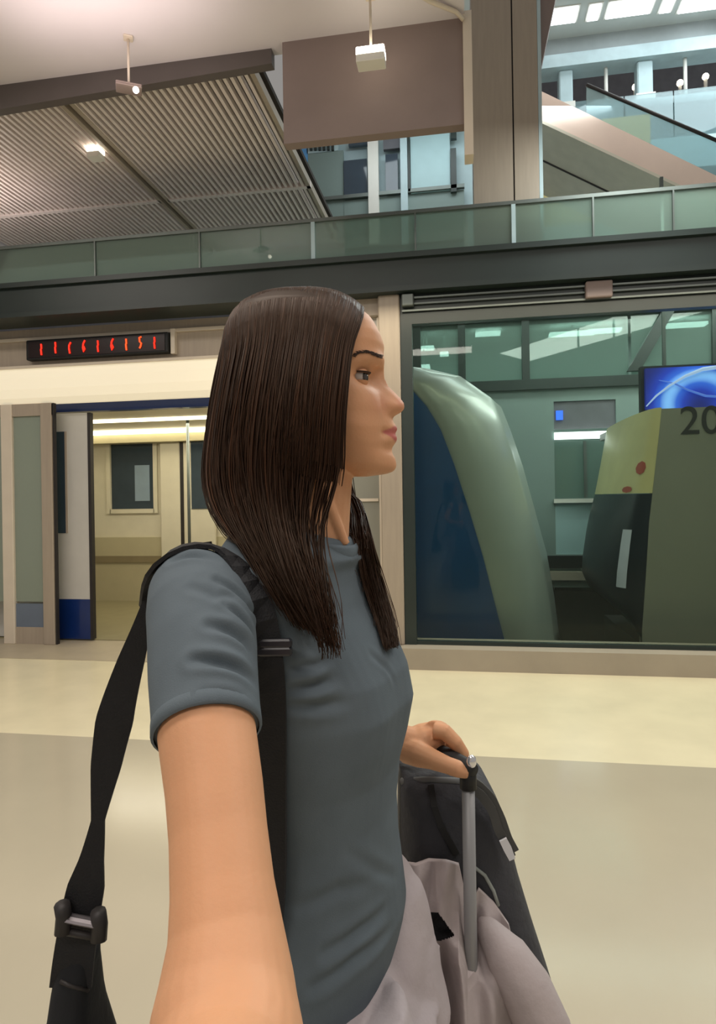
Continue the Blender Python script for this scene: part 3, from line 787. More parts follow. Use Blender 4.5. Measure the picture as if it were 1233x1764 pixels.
def head(mb, nr=84, nc=72):
    ys = np.concatenate([np.linspace(509, 821, nr)])
    rows = []
    for y in ys:
        fb, fp, bk, wd = itp(y, FB), itp(y, FP), itp(y, BK), itp(y, WD)
        A = lambda px: (px-CX)*PX8
        fb, fp, bk = A(fb), A(fp), A(bk)
        xc = bk + (fb-bk)*.46
        h = CAM_H - (y-CY)*PX8
        row = []
        for k in range(nc):
            ph = 2*math.pi*k/nc; c_, s_ = math.cos(ph), math.sin(ph)
            la = wd*math.copysign(abs(s_)**.9, s_)
            if c_ >= 0: x_ = xc + (fb-xc)*abs(c_)**.82
            else: x_ = xc - (xc-bk)*abs(c_)**.9
            if c_ > 0:
                al = abs(la)
                # nose / lips / chin ridge
                if y < 640: sg = .030
                elif y < 718: sg = .0065 + .0075*max(0, min(1, (y-640)/58))
                elif y < 772: sg = .0215
                else: sg = .019
                if 712 < y < 728: sg = .0135 + (.0215-.0135)*(y-712)/16
                if 766 < y < 782: sg = .0205
                x_ += (fp-fb)*math.exp(-(al/sg)**2.4)
                # nostril wings
                x_ += .0075*math.exp(-((al-.0135)/.006)**2 - ((y-703)/9)**2)
                # eye sockets, brow ridge, cheek, mouth corner, jaw plane
                x_ -= .0155*math.exp(-((al-.037)/.0215)**2 - ((y-660)/16)**2)
                x_ -= .0022*math.exp(-((y-748.5)/2.3)**2 - (al/.024)**4)
                x_ -= .0030*math.exp(-((al-.0215)/.0035)**2 - ((y-702)/11)**2)
                x_ -= .006*math.exp(-((al-.016)/.008)**2 - ((y-656)/16)**2)
                x_ += .0055*math.exp(-((al-.032)/.022)**2 - ((y-627)/11)**2)
                x_ += .0050*math.exp(-((al-.046)/.018)**2 - ((y-706)/26)**2)
                x_ -= .0055*math.exp(-((al-.0265)/.007)**2 - ((y-750)/7)**2)
                x_ -= .0035*math.exp(-((al-.020)/.016)**2 - ((y-776)/7)**2)
            row.append(Vector((x_, .80 - la, h)))
        rows.append(row)
    mb.loft(rows)
body = MB()
head(body)
# neck, torso core
body.tube([(-.070, .802, 1.29), (-.066, .80, 1.335), (-.060, .80, 1.375), (-.056, .80, 1.42), (-.050, .80, 1.47)], [.064, .054, .0505, .0505, .052], 24)
for sg in (-1, 1):   # neck tendon from jaw hinge to collar pit
    body.tube([(-.055, .80-sg*.047, 1.43), (-.040, .80-sg*.040, 1.38), (-.018, .80-sg*.020-.006, 1.325)], [.011, .010, .008], 10)
torso(body, -.020, rings=TOR[:-2])
# pelvis and legs (inside the trousers)
KN = {'near': ((-.075, .715, .80), (.035, .70, .47), (-.005, .70, .09)), 'far': ((-.02, .885, .80), (-.045, .90, .46), (-.19, .90, .12))}
for a, b, c in KN.values(): body.tube([(a[0], a[1]+(.02 if a[1] < .8 else -.02), .755), b, c], [.050, .048, .036], 14)
body.tube([(-.055, .80, .72), (-.055, .80, .84)], [.05, .05], 24)
# near arm, hanging forward and bent up towards the viewer
ARM = [(338,1018,.668,.037),(346,1050,.635,.0415),(352,1140,.592,.0405),(355,1215,.562,.0405),(357,1262,.5435,.0410),(370,1360,.511,.0385),(377,1440,.487,.0370),(384,1534,.461,.0372),(390,1610,.443,.0395),(391,1690,.423,.0440),(388,1745,.409,.0465)]
ARMP = [pf(*p[:3]) for p in ARM] + [Vector(p) for p in ((-.0835, .385, 1.046), (-.081, .355, 1.046), (-.077, .315, 1.062), (-.070, .27, 1.088))]
body.tube(ARMP, [p[3] for p in ARM] + [.0470, .0465, .0445, .0415], 28)
body.tube([(-.079, .335, 1.054), (-.077, .315, 1.062), (-.070, .27, 1.088), (-.056, .19, 1.135), (-.044, .115, 1.185), (-.040, .085, 1.205)], [.040, .0445, .0415, .035, .028, .0255], 24)
# near hand holding the phone from below
body.tube([(-.042, .095, 1.20), (-.040, .055, 1.232), (-.036, .018, 1.262)], [.026, .034, .030], 18, True, .55)
for fx in (-.052, -.034, -.016, .002):
    body.tube([(fx*.8-.012, .030, 1.250), (fx-.002, .004, 1.272), (fx+.004, -.026, 1.285), (fx+.008, -.033, 1.312)], [.0105, .0098, .0088, .0072], 10)
body.tube([(-.054, .062, 1.235), (-.058, .032, 1.268), (-.042, .008, 1.290), (-.028, .002, 1.305)], [.0135, .0125, .0108, .008], 10)
# far arm
body.tube([(-.035, .910, 1.278), (-.06, 1.00, 1.19), (-.088, 1.072, 1.075), (-.075, 1.062, 1.045), (-.01, 1.02, 1.022)], [.046, .040, .036, .036, .034], 18)
body.tube([(-.02, 1.025, 1.024), (.02, 1.008, 1.012), (.058, .998, 1.000), (.085, .994, .996)], [.034, .031, .027, .0255], 18)
# far hand on the grip
PT(body, [(672,1282,1.00,.0255),(700,1283,.998,.030),(730,1275,1.0,.034),(752,1266,1.005,.029),(762,1262,1.01,.016)], 20, .72)
PT(body, [(745,1262,.985,.018),(757,1262,1.005,.018),(748,1260,1.04,.018)], 12)
FING = [[(748,1258,.975,.0130),(766,1261,.968,.0125),(784,1279,.965,.0112),(797,1298,.968,.0100),(799,1313,.985,.0085)],
        [(744,1258,1.00,.0130),(764,1261,.998,.0125),(782,1280,.998,.0115),(790,1298,1.0,.0102),(786,1312,1.015,.0085)],
        [(736,1258,1.03,.0125),(755,1260,1.03,.0118),(771,1277,1.03,.0108),(778,1293,1.035,.0098),(773,1306,1.05,.008)],
        [(728,1260,1.06,.0112),(743,1262,1.06,.0105),(756,1275,1.06,.0095),(761,1289,1.065,.0085),(757,1300,1.075,.007)]]
for f in FING: PT(body, f, 12)
PT(body, [(700,1292,.985,.020),(722,1299,.965,.0195),(745,1308,.950,.0150),(770,1318,.938,.0125),(790,1325,.930,.0122),(808,1332,.925,.0085)], 14)
bo = body.build('body', M['skin'], person, True, PFW)
remesh(bo, .0020, 3)
co = loc2pf(get_co(bo.data))
# lip colour
def lipmask(co):
    a, d, h = co[:,0], co[:,1], co[:,2]
    y = CY + (CAM_H-h)/PX8; x = a/PX8 + CX
    cx_ = 690 - np.abs(d-.8)/PX8*.9
    up = np.interp(np.abs(d-.8), [0, .012, .026], [732, 735, 745]); lo = np.interp(np.abs(d-.8), [0, .012, .026], [766, 763, 750])
    msk = np.clip((y-up)/3, 0, 1)*np.clip((lo-y)/3, 0, 1)*(np.abs(d-.8) < .027)*(x > 640)
    blush = .22*np.exp(-((x-655)/16)**2 - ((y-702)/18)**2)*(h > 1.42) + .3*np.exp(-((x-692)/9)**2-((y-696)/12)**2)
    # fingertips a little redder
    return np.clip(np.maximum(msk*.9, blush), 0, 1)
la = bo.data.attributes.new('lip', 'FLOAT', 'POINT'); la.data.foreach_set('value', lipmask(co).astype(np.float32))

# ---- eyes, lids, brows
for sg in (1, -1):
    nm = 'near' if sg > 0 else 'far'
    ec = Vector((.0020, .80-sg*.0335, CAM_H-(659.5-CY)*PX8))
    eb = MB(); eb.sphere(ec, .0126, 24, 16)
    e = eb.build('eyeball', M['eye_white'], person, True, PFW)
    gz = Vector((math.cos(R(30)), -math.sin(R(30)), -.02)).normalized() if sg > 0 else Vector((math.cos(R(14)), -math.sin(R(14)), -.02)).normalized()
    u1 = gz.cross(Vector((0,0,1))).normalized(); u2 = u1.cross(gz)
    ir = MB(); ir.loft([[ec + (gz*math.cos(th) + (u1*math.cos(2*math.pi*k/18)+u2*math.sin(2*math.pi*k/18))*math.sin(th))*.0130 for k in range(18)] for th in (.03, .15, .35, .56)])
    ir.build('iris', M['iris'], e, True, PFW)
    def lid(a0, a1, r, name, m, th0=-80, th1=80):
        mb = MB(); rows = []
        for i in range(6):
            el = R(a0+(a1-a0)*i/5); rows.append([ec + Vector((math.cos(el)*math.cos(R(t_)), -sg*math.cos(el)*math.sin(R(t_)), math.sin(el)))*r for t_ in np.linspace(th0, th1, 18)])
        mb.loft(rows, caps=False, closed=False); return mb.build(name, m, person, True, PFW)
    lid(15, 88, .0141, 'upper_eyelid', M['skin'], -90, 105); lid(-88, -19, .0139, 'lower_eyelid', M['skin'], -90, 105)
    lash = MB(); rows = []
    for r_, el in ((.0138, 19), (.0148, 15), (.0172, 19)):
        rows.append([ec + Vector((math.cos(R(el))*math.cos(R(t_)), -sg*math.cos(R(el))*math.sin(R(t_)), math.sin(R(el))))*r_ for t_ in np.linspace(-30, 95, 16)])
    lash.loft(rows, caps=False, closed=False); lash.build('eyelashes', M['brow'], person, True, PFW)
bvh_body = BVHTree.FromPolygons([Vector(v) for v in loc2pf(get_co(bo.data))], [tuple(p.vertices) for p in bo.data.polygons])
CAMP = Vector((0, 0, CAM_H))
def hit(x, y, bvh, default=.8):
    d = pf(x, y, 1.0) - CAMP; r = bvh.ray_cast(CAMP, d.normalized())
    return r[0] if r[0] is not None else pf(x, y, default)
# brow hairs: short strokes lying on the near brow
rnd = random.Random(4)
bw = MB()
for i in range(90):
    f = rnd.random(); x_ = 612 + 48*f; y_ = 614 - 8*math.sin(math.pi*min(1, f*1.1)**.8) + rnd.uniform(-3.2, 3.2)*(.35+.65*f)
    p = hit(x_, y_, bvh_body); q = hit(x_-6, y_-1.5+rnd.uniform(-1, 1), bvh_body)
    if (p-q).length > .02: continue
    o_ = (CAMP-p).normalized()*.0012
    bw.tube([p+o_*.3, (p+q)/2+o_*1.3, q+o_], [.0006, .0005, .0002], 4)
bw.build('eyebrow', M['brow'], person, True, PFW)
# far brow mirrored
bw2 = MB(); bw2.v = [(v[0], 1.6-v[1], v[2]) for v in bw.v]; bw2.f = [tuple(reversed(f)) for f in bw.f]
bw2.build('eyebrow', M['brow'], person, True, PFW)

# ---- t-shirt
sh = MB()
torso(sh, .004)
SLV = [(330,1004,.690,.041),(338,1018,.672,.0485),(345,1056,.640,.0525),(350,1110,.608,.0510),(352,1170,.580,.0490),(355,1225,.558,.0470),(357,1258,.5445,.0462)]
PT(sh, SLV, 32)
sh.tube([(-.045, .89, 1.28), (-.040, .905, 1.275), (-.055, .97, 1.22), (-.07, 1.01, 1.165)], [.042, .046, .046, .045], 24)
sho = sh.build('t_shirt', M['shirt'], person, True, PFW)
remesh(sho, .0026, 7)
# wrinkles: folds pressed into the cloth along real crease lines
bvh0 = BVHTree.FromPolygons([Vector(v) for v in loc2pf(get_co(sho.data))], [tuple(p.vertices) for p in sho.data.polygons])
FOLDS = [([(375,1000),(405,1018),(428,1045),(440,1068)], .0030, .0055), ([(388,1042),(412,1060),(432,1086),(440,1104)], .0032, .005),
         ([(362,1078),(395,1086),(422,1106),(438,1136)], .0036, .006), ([(335,1137),(375,1140),(412,1152),(438,1176)], .0040, .006),
         ([(352,1195),(390,1198),(425,1208)], .0016, .006), ([(300,965),(335,958),(372,966)], .0025, .006), ([(330,1012),(372,1030),(405,1030)], .0015, .006),
         ([(500,1190),(540,1184),(575,1170)], .0035, .007), ([(498,1214),(545,1216),(600,1208)], .0025, .008), ([(505,1150),(545,1146),(572,1132)], .0018, .006),
         ([(640,1128),(664,1148),(680,1178)], .0012, .006), ([(560,1640),(620,1602),(665,1562)], .0022, .008), ([(540,1700),(610,1652),(672,1600)], .0025, .008),
         ([(600,1470),(650,1500),(684,1512)], .0010, .008), ([(520,1560),(580,1532),(640,1520)], .0012, .009)]
co = loc2pf(get_co(sho.data)); no = get_no(sho.data)
disp = np.zeros(len(co), np.float32)
for px, dep, sg in FOLDS:
    P_ = [hit(x_, y_, bvh0) for x_, y_ in px]; P_ = np.array([tuple(p) for p in P_], np.float32)
    best = np.full(len(co), 1e9, np.float32); tt = np.zeros(len(co), np.float32)
    m_ = len(P_)-1
    for i in range(m_):
        ab = P_[i+1]-P_[i]; t_ = np.clip(((co-P_[i])@ab)/(ab@ab), 0, 1)
        dd = np.linalg.norm(co-(P_[i]+t_[:,None]*ab), axis=1); k_ = dd < best
        best[k_] = dd[k_]; tt[k_] = (i+t_[k_])/m_
    env = np.clip(np.sin(np.pi*np.clip(tt*.8+.15, 0, 1)), 0, 1)
    sg = sg*.8; disp += env*dep*1.7*(-np.exp(-(best/sg)**2)*1.0 + .5*np.exp(-((best-1.9*sg)/(1.1*sg))**2))
# cloth-wide soft unevenness
ph = co*np.array([38, 31, 22], np.float32)
disp += .0006*np.sin(ph[:,0]+1.7*np.sin(ph[:,2]))*np.cos(ph[:,1]+ph[:,2]*.7)
# flat hem line on the sleeve and stitched hem near the bottom
set_co(sho.data, get_co(sho.data) + no*disp[:,None])
shl = loc2pf(get_co(sho.data))
bvh_sh = BVHTree.FromPolygons([Vector(v) for v in shl], [tuple(p.vertices) for p in sho.data.polygons])
# collar and hems are sub-parts of the shirt
cl = MB(); rows = []
for (g, dz) in ((.0035, -.012), (.0075, -.006), (.0080, .008), (.0055, .0125), (.0015, .010), (.0010, -.004)):
    row = []
    for k in range(40):
        ph_ = 2*math.pi*k/40; p = Vector((-.066, .80, 1.336+dz)) + FW*(math.cos(ph_)*(.0575+g)) + LT*(math.sin(ph_)*(.0590+g))
        p.z += -.42*math.cos(ph_)*.0575; row.append(p)
    rows.append(row)
cl.loft(rows+[rows[0]], caps=False); fix_normals(cl.build('collar', M['shirt'], sho, True, PFW))
hm = MB(); a_, b_ = pf(*SLV[-2][:3]), pf(*SLV[-1][:3]); dr_ = (b_-a_).normalized()
hm.tube([b_-dr_*.012, b_-dr_*.010, b_+dr_*.001, b_+dr_*.0025], [.0450, .0467, .0466, .0440], 36, False)
hm.build('sleeve_hem', M['shirt'], sho, True, PFW)

# ---- trousers and shoes
tr = MB()
torso(tr, .006, rings=[(.900, -.049, .80, .116, .066, .085), (.86, -.049, .80, .126, .068, .096), (.82, -.049, .80, .136, .062, .104), (.78, -.047, .80, .150, .080, .112), (.73, -.040, .80, .160, .112, .114), (.69, -.04, .80, .12, .08, .08)])
tr.tube([(-.010, .885, .895), (-.004, .88, .84), (.006, .875, .77), (.012, .87, .68)], [.040, .080, .095, .096], 24)   # far hip pushed forward
for a, b, c in KN.values():
    a, b, c = Vector(a), Vector(b), Vector(c)
    tr.tube([a+Vector((.02,0,-.03)), a.lerp(b, .45)+Vector((.02,0,0)), b, b.lerp(c, .5), c+Vector((0,0,.02))], [.106, .104, .092, .090, .092], 24)
tro = tr.build('trousers', M['trouser'], person, True, PFW)
remesh(tro, .005, 6)
co = loc2pf(get_co(tro.data)); no = get_no(tro.data)
q = co[:,2]*26 + np.sin(co[:,0]*22)*1.5 + co[:,1]*9
xz = co[:,0]*.95 - co[:,1]*.3
d2 = .0024*np.sin(q) + .0050*np.abs(np.sin(xz*62 + 1.4*np.sin(co[:,2]*11))) + .0022*np.sin(co[:,0]*55 + co[:,2]*34 + co[:,1]*20)
set_co(tro.data, get_co(tro.data) + no*d2[:,None].astype(np.float32))
for a, b, c in KN.values():
    s_ = MB(); x0, d0_, z0 = c[0], c[1], c[2]-.09
    rows = []
    for t_, hw, hh in ((-.075, .022, .045), (-.06, .034, .07), (-.01, .036, .085), (.06, .042, .065), (.12, .044, .05), (.165, .034, .038), (.185, .012, .022)):
        rows.append([(x0+t_, d0_+hw*math.cos(2*math.pi*k/16), z0 + hh/2 + hh/2*math.sin(2*math.pi*k/16)*(1 if math.sin(2*math.pi*k/16) > 0 else 1.0)) for k in range(16)])
    s_.loft(rows); s_.build('shoe', M['shoe'], person, True, PFW)

# ---- hair: thousands of fine strands grown from a centre parting over a skull cap
def hair_material():
    m = bpy.data.materials.new('brown_hair'); m.use_nodes = True; nt = m.node_tree; p = nt.nodes['Principled BSDF']
    p.inputs['Specular Tint'].default_value = (.95, .72, .55, 1); p.inputs['Roughness'].default_value = .48; p.inputs['Specular IOR Level'].default_value = .40
    a = nt.nodes.new('ShaderNodeAttribute'); a.attribute_name = 'tone'
    rp = nt.nodes.new('ShaderNodeValToRGB'); rp.color_ramp.elements[0].color = lin('#1d110b'); rp.color_ramp.elements[1].color = lin('#5c3b28')
    e = rp.color_ramp.elements.new(.55); e.color = lin('#322016')
    nt.links.new(a.outputs['Fac'], rp.inputs[0]); nt.links.new(rp.outputs[0], p.inputs['Base Color'])
    return m
M['hair'] = hair_material()
# guides: each a polyline of (photo x, photo y, depth); neighbours in a sheet are blended
SHEETS = []
near_out = [
 [(613,541,.790),(612,556,.762),(609,585,.738),(604,620,.724),(599,670,.716),(594,720,.714),(592,770,.715),(594,812,.718),(584,850,.722),(562,895,.712),(556,940,.690),(570,1000,.668),(578,1060,.655),(574,1120,.655)],
 [(596,523,.792),(592,545,.756),(585,590,.728),(578,640,.715),(572,690,.708),(568,740,.706),(566,790,.708),(562,830,.712),(548,870,.712),(540,915,.702),(548,965,.680),(562,1020,.664),(574,1080,.655),(570,1132,.655)],
 [(572,512,.793),(564,540,.752),(556,590,.722),(548,650,.706),(540,710,.700),(534,770,.700),(528,820,.704),(518,865,.704),(514,910,.694),(524,960,.674),(546,1020,.660),(566,1085,.654),(574,1134,.655)],
 [(535,509,.794),(524,540,.748),(512,600,.716),(502,670,.700),(496,740,.694),(492,800,.696),(490,845,.698),(494,895,.690),(508,950,.668),(530,1010,.657),(556,1070,.652),(568,1115,.653)],
 [(495,510,.796),(482,540,.750),(466,600,.716),(456,670,.702),(450,740,.697),(448,800,.697),(452,850,.694),(464,900,.684),(486,955,.664),(512,1010,.655),(542,1062,.652),(560,1100,.653)],
 [(460,514,.798),(444,545,.756),(424,605,.726),(412,680,.714),(406,745,.709),(406,800,.706),(412,850,.702),(430,898,.690),(458,950,.668),(490,1002,.656),(520,1048,.652),(545,1085,.653)],
 [(440,520,.800),(416,550,.770),(396,605,.750),(382,680,.742),(374,745,.738),(370,800,.730),(376,850,.722),(398,895,.706),(430,942,.680),(462,985,.663),(492,1030,.655),(520,1070,.653)],
 [(430,526,.806),(400,552,.800),(378,605,.790),(364,680,.785),(354,750,.778),(348,815,.765),(354,860,.752),(376,900,.730),(410,940,.700),(440,975,.680),(468,1015,.665),(498,1058,.656)],
]
SHEETS.append((near_out, 2600, .0085, 1.0))
near_in = [[(x_, y_, d_+.028+.0*y_) for x_, y_, d_ in g] for g in near_out[2:]]
SHEETS.append((near_in, 900, .012, .5))
# back of head and the far side, hidden from the front but closing the mass
far_out = []
for g in near_out:
    far_out.append([(616.5+(x_-616.5)*(d_/(1.6-d_)), 860+(y_-860)*(d_/(1.6-d_)), 1.6-d_) for x_, y_, d_ in g[:8]])
def on_chest(x_, y_):
    p = hit(x_, y_, bvh_sh, .79)
    return (x_, y_, min(.86, max(.73, p.y-.008)))
fo2 = []
for i, g in enumerate(far_out):
    w_ = i/(len(far_out)-1)
    if i < 7:
        tl = [(600+14*w_, 835, .872), (604+26*w_, 880, .868), on_chest(610+30*w_, 935), on_chest(622+30*w_, 990), on_chest(640+26*w_, 1045), on_chest(658+16*w_, 1090), on_chest(666+6*w_, 1114)]
        fo2.append(g[:7] + tl)
    else:
        fo2.append(g + [(500, 900, .84), (505, 950, .83)])
SHEETS.append((fo2, 1500, .010, .8))
def resample(g, n=30):
    P_ = np.array([tuple(pf(*p)) for p in g]); L_ = np.r_[0, np.cumsum(np.linalg.norm(np.diff(P_, axis=0), axis=1))]
    # Catmull-Rom smoothing through a dense linear resample + moving average
    t_ = np.linspace(0, L_[-1], 90); Q = np.stack([np.interp(t_, L_, P_[:,k]) for k in range(3)], 1)
    for _ in range(6): Q[1:-1] = (Q[:-2]+2*Q[1:-1]+Q[2:])/4
    L2 = np.r_[0, np.cumsum(np.linalg.norm(np.diff(Q, axis=0), axis=1))]; s_ = np.linspace(0, L2[-1], n)
    return np.stack([np.interp(s_, L2, Q[:,k]) for k in range(3)], 1)
rng = np.random.default_rng(11)
NP_, SD = 26, 3
Vh, Fh, Th = [], [], []
vc = 0
def push_out(P_, bvh, gap, jit=.003):
    for i in range(len(P_)):
        loc, nrm, idx, dist = bvh.find_nearest(Vector(P_[i]))
        if loc is None: continue
        dv = Vector(P_[i])-loc
        if dv.dot(nrm) < gap and dist < .06:
            P_[i] = np.array(loc + nrm*(gap + jit*((i*7919) % 5)/5))
    return P_
for guides, count, spread, tonev in SHEETS:
    G = np.array([resample(g, NP_) for g in guides]); ng = len(G)
    n_clump = max(12, count//26)
    cl_u = rng.random(n_clump); cl_off = rng.normal(0, 1, (n_clump, 3)); cl_tone = rng.random(n_clump)
    for s_i in range(count):
        c_i = rng.integers(n_clump)
        u_ = np.clip(rng.random()*.35 + cl_u[c_i]*.65 + rng.normal(0, .012), 0, 1)
        x_ = u_*(ng-1); i0 = min(int(x_), ng-2); f_ = x_-i0
        P_ = G[i0]*(1-f_) + G[i0+1]*f_
        # clumps tighten toward the tips
        xc_ = cl_u[c_i]*(ng-1); j0 = min(int(xc_), ng-2); fc_ = xc_-j0
        C_ = G[j0]*(1-fc_) + G[j0+1]*fc_
        tpar = np.linspace(0, 1, NP_)[:,None]
        k_ = np.clip((tpar-.35)/.65, 0, 1)*.55
        P_ = P_*(1-k_) + C_*k_
        amp = spread*(.12+.88*tpar)
        P_ = P_ + (cl_off[c_i]*.42 + rng.normal(0, .33, 3))*amp*np.array([.75, .8, .35])
        wv_ = rng.random()*1.6 + cl_tone[c_i]*6.28; tp_ = tpar[:,0]; am_ = .0022 + .0045*np.clip((tp_-.5)/.4, 0, 1)
        P_[:,0] += np.sin(tp_*9+wv_)*am_*tp_; P_[:,1] += np.cos(tp_*8+wv_)*am_*tp_
        endn = int(NP_*(1 - max(0, rng.normal(0, .05)))) if rng.random() < .8 else int(NP_*rng.uniform(.72, 1))
        P_ = P_[:max(8, endn)]
        if guides is near_out and u_ < 3.3/7 and rng.random() < .88:
            ypx = CY + (CAM_H-P_[:,2])*FPX/P_[:,1]; lim = 806 + rng.random()*38
            nk = int((ypx < lim).sum()); P_ = P_[:max(8, nk)]
        if guides is near_in and u_ < .52: 
            ypx = CY + (CAM_H-P_[:,2])*FPX/P_[:,1]; nk = int((ypx < 790).sum()); P_ = P_[:max(8, nk)]
        low = P_[:,2] < 1.36
        if low.any(): P_[low] = push_out(P_[low], bvh_sh, .003)
        top_ = P_[:,2] > 1.44
        if top_.any() and (s_i % 1 == 0): P_[top_] = push_out(P_[top_], bvh_body, .0042)
        if len(P_) > 5: P_[1:-1] = (P_[:-2]+P_[1:-1]*2+P_[2:])/4
        m_ = len(P_); T_ = np.gradient(P_, axis=0); T_ /= np.linalg.norm(T_, axis=1)[:,None]+1e-9
        ref = np.array([0.,1.,0.]) ; U_ = np.cross(T_, ref); U_ /= np.linalg.norm(U_, axis=1)[:,None]+1e-9; W_ = np.cross(T_, U_)
        rad = .00080*(.65+.7*rng.random())*np.minimum(1, np.linspace(1.15, .25, m_)*1.6)
        ang = np.arange(SD)*2*np.pi/SD + rng.random()*6
        ring = P_[:,None,:] + rad[:,None,None]*(np.cos(ang)[None,:,None]*U_[:,None,:] + np.sin(ang)[None,:,None]*W_[:,None,:])
        Vh.append(ring.reshape(-1, 3))
        ii, jj = np.meshgrid(np.arange(m_-1), np.arange(SD), indexing='ij'); kk = (jj+1) % SD
        Fh.append((np.stack([ii*SD+jj, ii*SD+kk, (ii+1)*SD+kk, (ii+1)*SD+jj], -1).reshape(-1, 4) + vc))
        Th.append(np.full(m_*SD, np.clip(.18 + .42*cl_tone[c_i]*tonev + rng.normal(0, .12), 0, 1), np.float32)); vc += m_*SD
Vh = np.concatenate(Vh); Fh = np.concatenate(Fh); Th = np.concatenate(Th)
hme = bpy.data.meshes.new('hair')
Ml = np.array(MW[person.name].inverted() @ PFW)
Vl = Vh @ Ml[:3,:3].T + Ml[:3,3]
hme.vertices.add(len(Vl)); hme.vertices.foreach_set('co', Vl.astype(np.float32).ravel())
hme.loops.add(Fh.size); hme.loops.foreach_set('vertex_index', Fh.astype(np.int32).ravel())
hme.polygons.add(len(Fh)); hme.polygons.foreach_set('loop_start', np.arange(0, Fh.size, 4, dtype=np.int32)); hme.polygons.foreach_set('use_smooth', np.ones(len(Fh), bool))
hme.update(calc_edges=True); hme.materials.append(M['hair'])
ta = hme.attributes.new('tone', 'FLOAT', 'POINT'); ta.data.foreach_set('value', Th)
hair = bpy.data.objects.new('hair', hme); col.objects.link(hair); hair.parent = person; MW[hair.name] = MW[person.name]; hair['kind'] = 'stuff'
# scalp cap under the strands: the hair-bearing skin, lifted a little
bme = bo.data; cpf = loc2pf(get_co(bme)); nrm = get_no(bme)
xp = cpf[:,0]/PX8 + CX; yp = CY + (CAM_H-cpf[:,2])/PX8
mask = (cpf[:,2] > 1.425) & (xp < np.interp(yp, [505, 545, 600, 700, 800], [606, 604, 596, 570, 520]))
idx = np.nonzero(mask)[0]; remap = -np.ones(len(cpf), int); remap[idx] = np.arange(len(idx))
cv_ = cpf[idx] + nrm[idx]*.0022
cf_ = [tuple(remap[v] for v in p.vertices) for p in bme.polygons if all(mask[v] for v in p.vertices)]
mb = MB(); mb.v = [tuple(map(float, v)) for v in cv_]; mb.f = [tuple(int(k) for k in f) for f in cf_]
cpo = mb.build('scalp_hair', M['hair'], person, True, PFW)

# ================================================================ what she carries
def pf_thing(name, label, cat, p, group=None):
    return thing(name, label, cat, PFW @ Vector((p[0], p[1], p[2])), YAW, group)
def ribbon(pts, widths, th=.0025, wdirs=None):
    """flat webbing: pts in the traveller frame, widths in metres, wdirs the across direction at each point"""
    mb = MB(); rows = []
    P_ = [Vector(p) for p in pts]; m_ = len(P_)
    for i, p in enumerate(P_):
        t_ = (P_[min(i+1, m_-1)]-P_[max(i-1, 0)]).normalized(); wd = Vector(wdirs[i] if wdirs else (1,0,0)); wd = (wd - t_*wd.dot(t_)).normalized(); nn = t_.cross(wd)
        h_ = widths[i]/2
        rows.append([p-wd*h_-nn*th, p+wd*h_-nn*th, p+wd*h_+nn*th, p-wd*h_+nn*th])
    mb.loft(rows); return mb
def smooth_pts(pts, n):
    A_ = np.array(pts, float); L_ = np.r_[0, np.cumsum(np.linalg.norm(np.diff(A_[:,:3], axis=0), axis=1))]
    t_ = np.linspace(0, L_[-1], 120); Q = np.stack([np.interp(t_, L_, A_[:,k]) for k in range(A_.shape[1])], 1)
    for _ in range(30): Q[1:-1] = (Q[:-2]+2*Q[1:-1]+Q[2:])/4
    s_ = np.linspace(0, 119, n).astype(int); return Q[s_]
bag = pf_thing('shoulder_bag', 'black shoulder bag with wide webbing strap and grey buckle over the woman\'s near shoulder', 'bag', (-.31, .75, .55))
# front strap lying on the shirt, then over the shoulder
fr_px = [(266,1002),(273,988),(284,972),(300,958),(318,950),(335,946),(352,945),(380,949),(404,960),(424,980),(440,1010),(452,1050),(462,1090),(468,1130),(470,1180),(470,1250),(468,1330),(466,1420),(470,1500),(474,1570),(472,1640)]
pts = []
for x_, y_ in fr_px:
    p = hit(x_, y_, bvh_sh, .68)
    if p.y > .76 or y_ > 1700: p = pf(x_, y_, .70)
    pts.append(tuple(p + (CAMP-p).normalized()*.004))
pts = [tuple(pf(252,1040,.735)), tuple(pf(258,1016,.715))] + pts + [(-.115, .655, .855), (-.150, .665, .83), (-.20, .69, .80), (-.255, .71, .74)]
# keep the depth change smooth along the strap
Q = push_out(smooth_pts(pts, 40), bvh_sh, .0035, 0)
for _ in range(8):
    Q[1:-1] = (Q[:-2]+2*Q[1:-1]+Q[2:])/4; Q = push_out(Q, bvh_sh, .0055, 0)
for _ in range(2): Q[1:-1] = (Q[:-2]+2*Q[1:-1]+Q[2:])/4
wd = np.interp(np.linspace(0, 1, 40), [0, .12, .24, .34, 1], [.016, .018, .026, .034, .032])
across = [Vector((.15, 1, .05)).lerp(Vector((1, .10, .0)), f_) for f_ in np.interp(np.linspace(0, 1, 40), [0, .10, .22, .32, 1], [0, .05, .6, 1, 1])]
lay = []
for i in range(40):
    l_, n_, _, _ = bvh_sh.find_nearest(Vector(Q[i])); t_ = Vector(Q[min(39, i+1)]-Q[max(0, i-1)]).normalized()
    lay.append(t_.cross(n_).normalized())
lay[39] = lay[39] if lay[39].x > 0 else -lay[39]
for i in range(38, -1, -1):
    if lay[i].dot(lay[i+1]) < 0: lay[i] = -lay[i]
across = np.array([tuple(v) for v in lay])
for _ in range(12): across[1:-1] = (across[:-2]+2*across[1:-1]+across[2:])/4
Q = Q + np.array([tuple((CAMP-Vector(q)).normalized()*.003) for q in Q])
ribbon(Q, wd, .0022, [Vector(a) for a in across]).build('front_strap', M['webbing'], bag, False, PFW)
i = 17
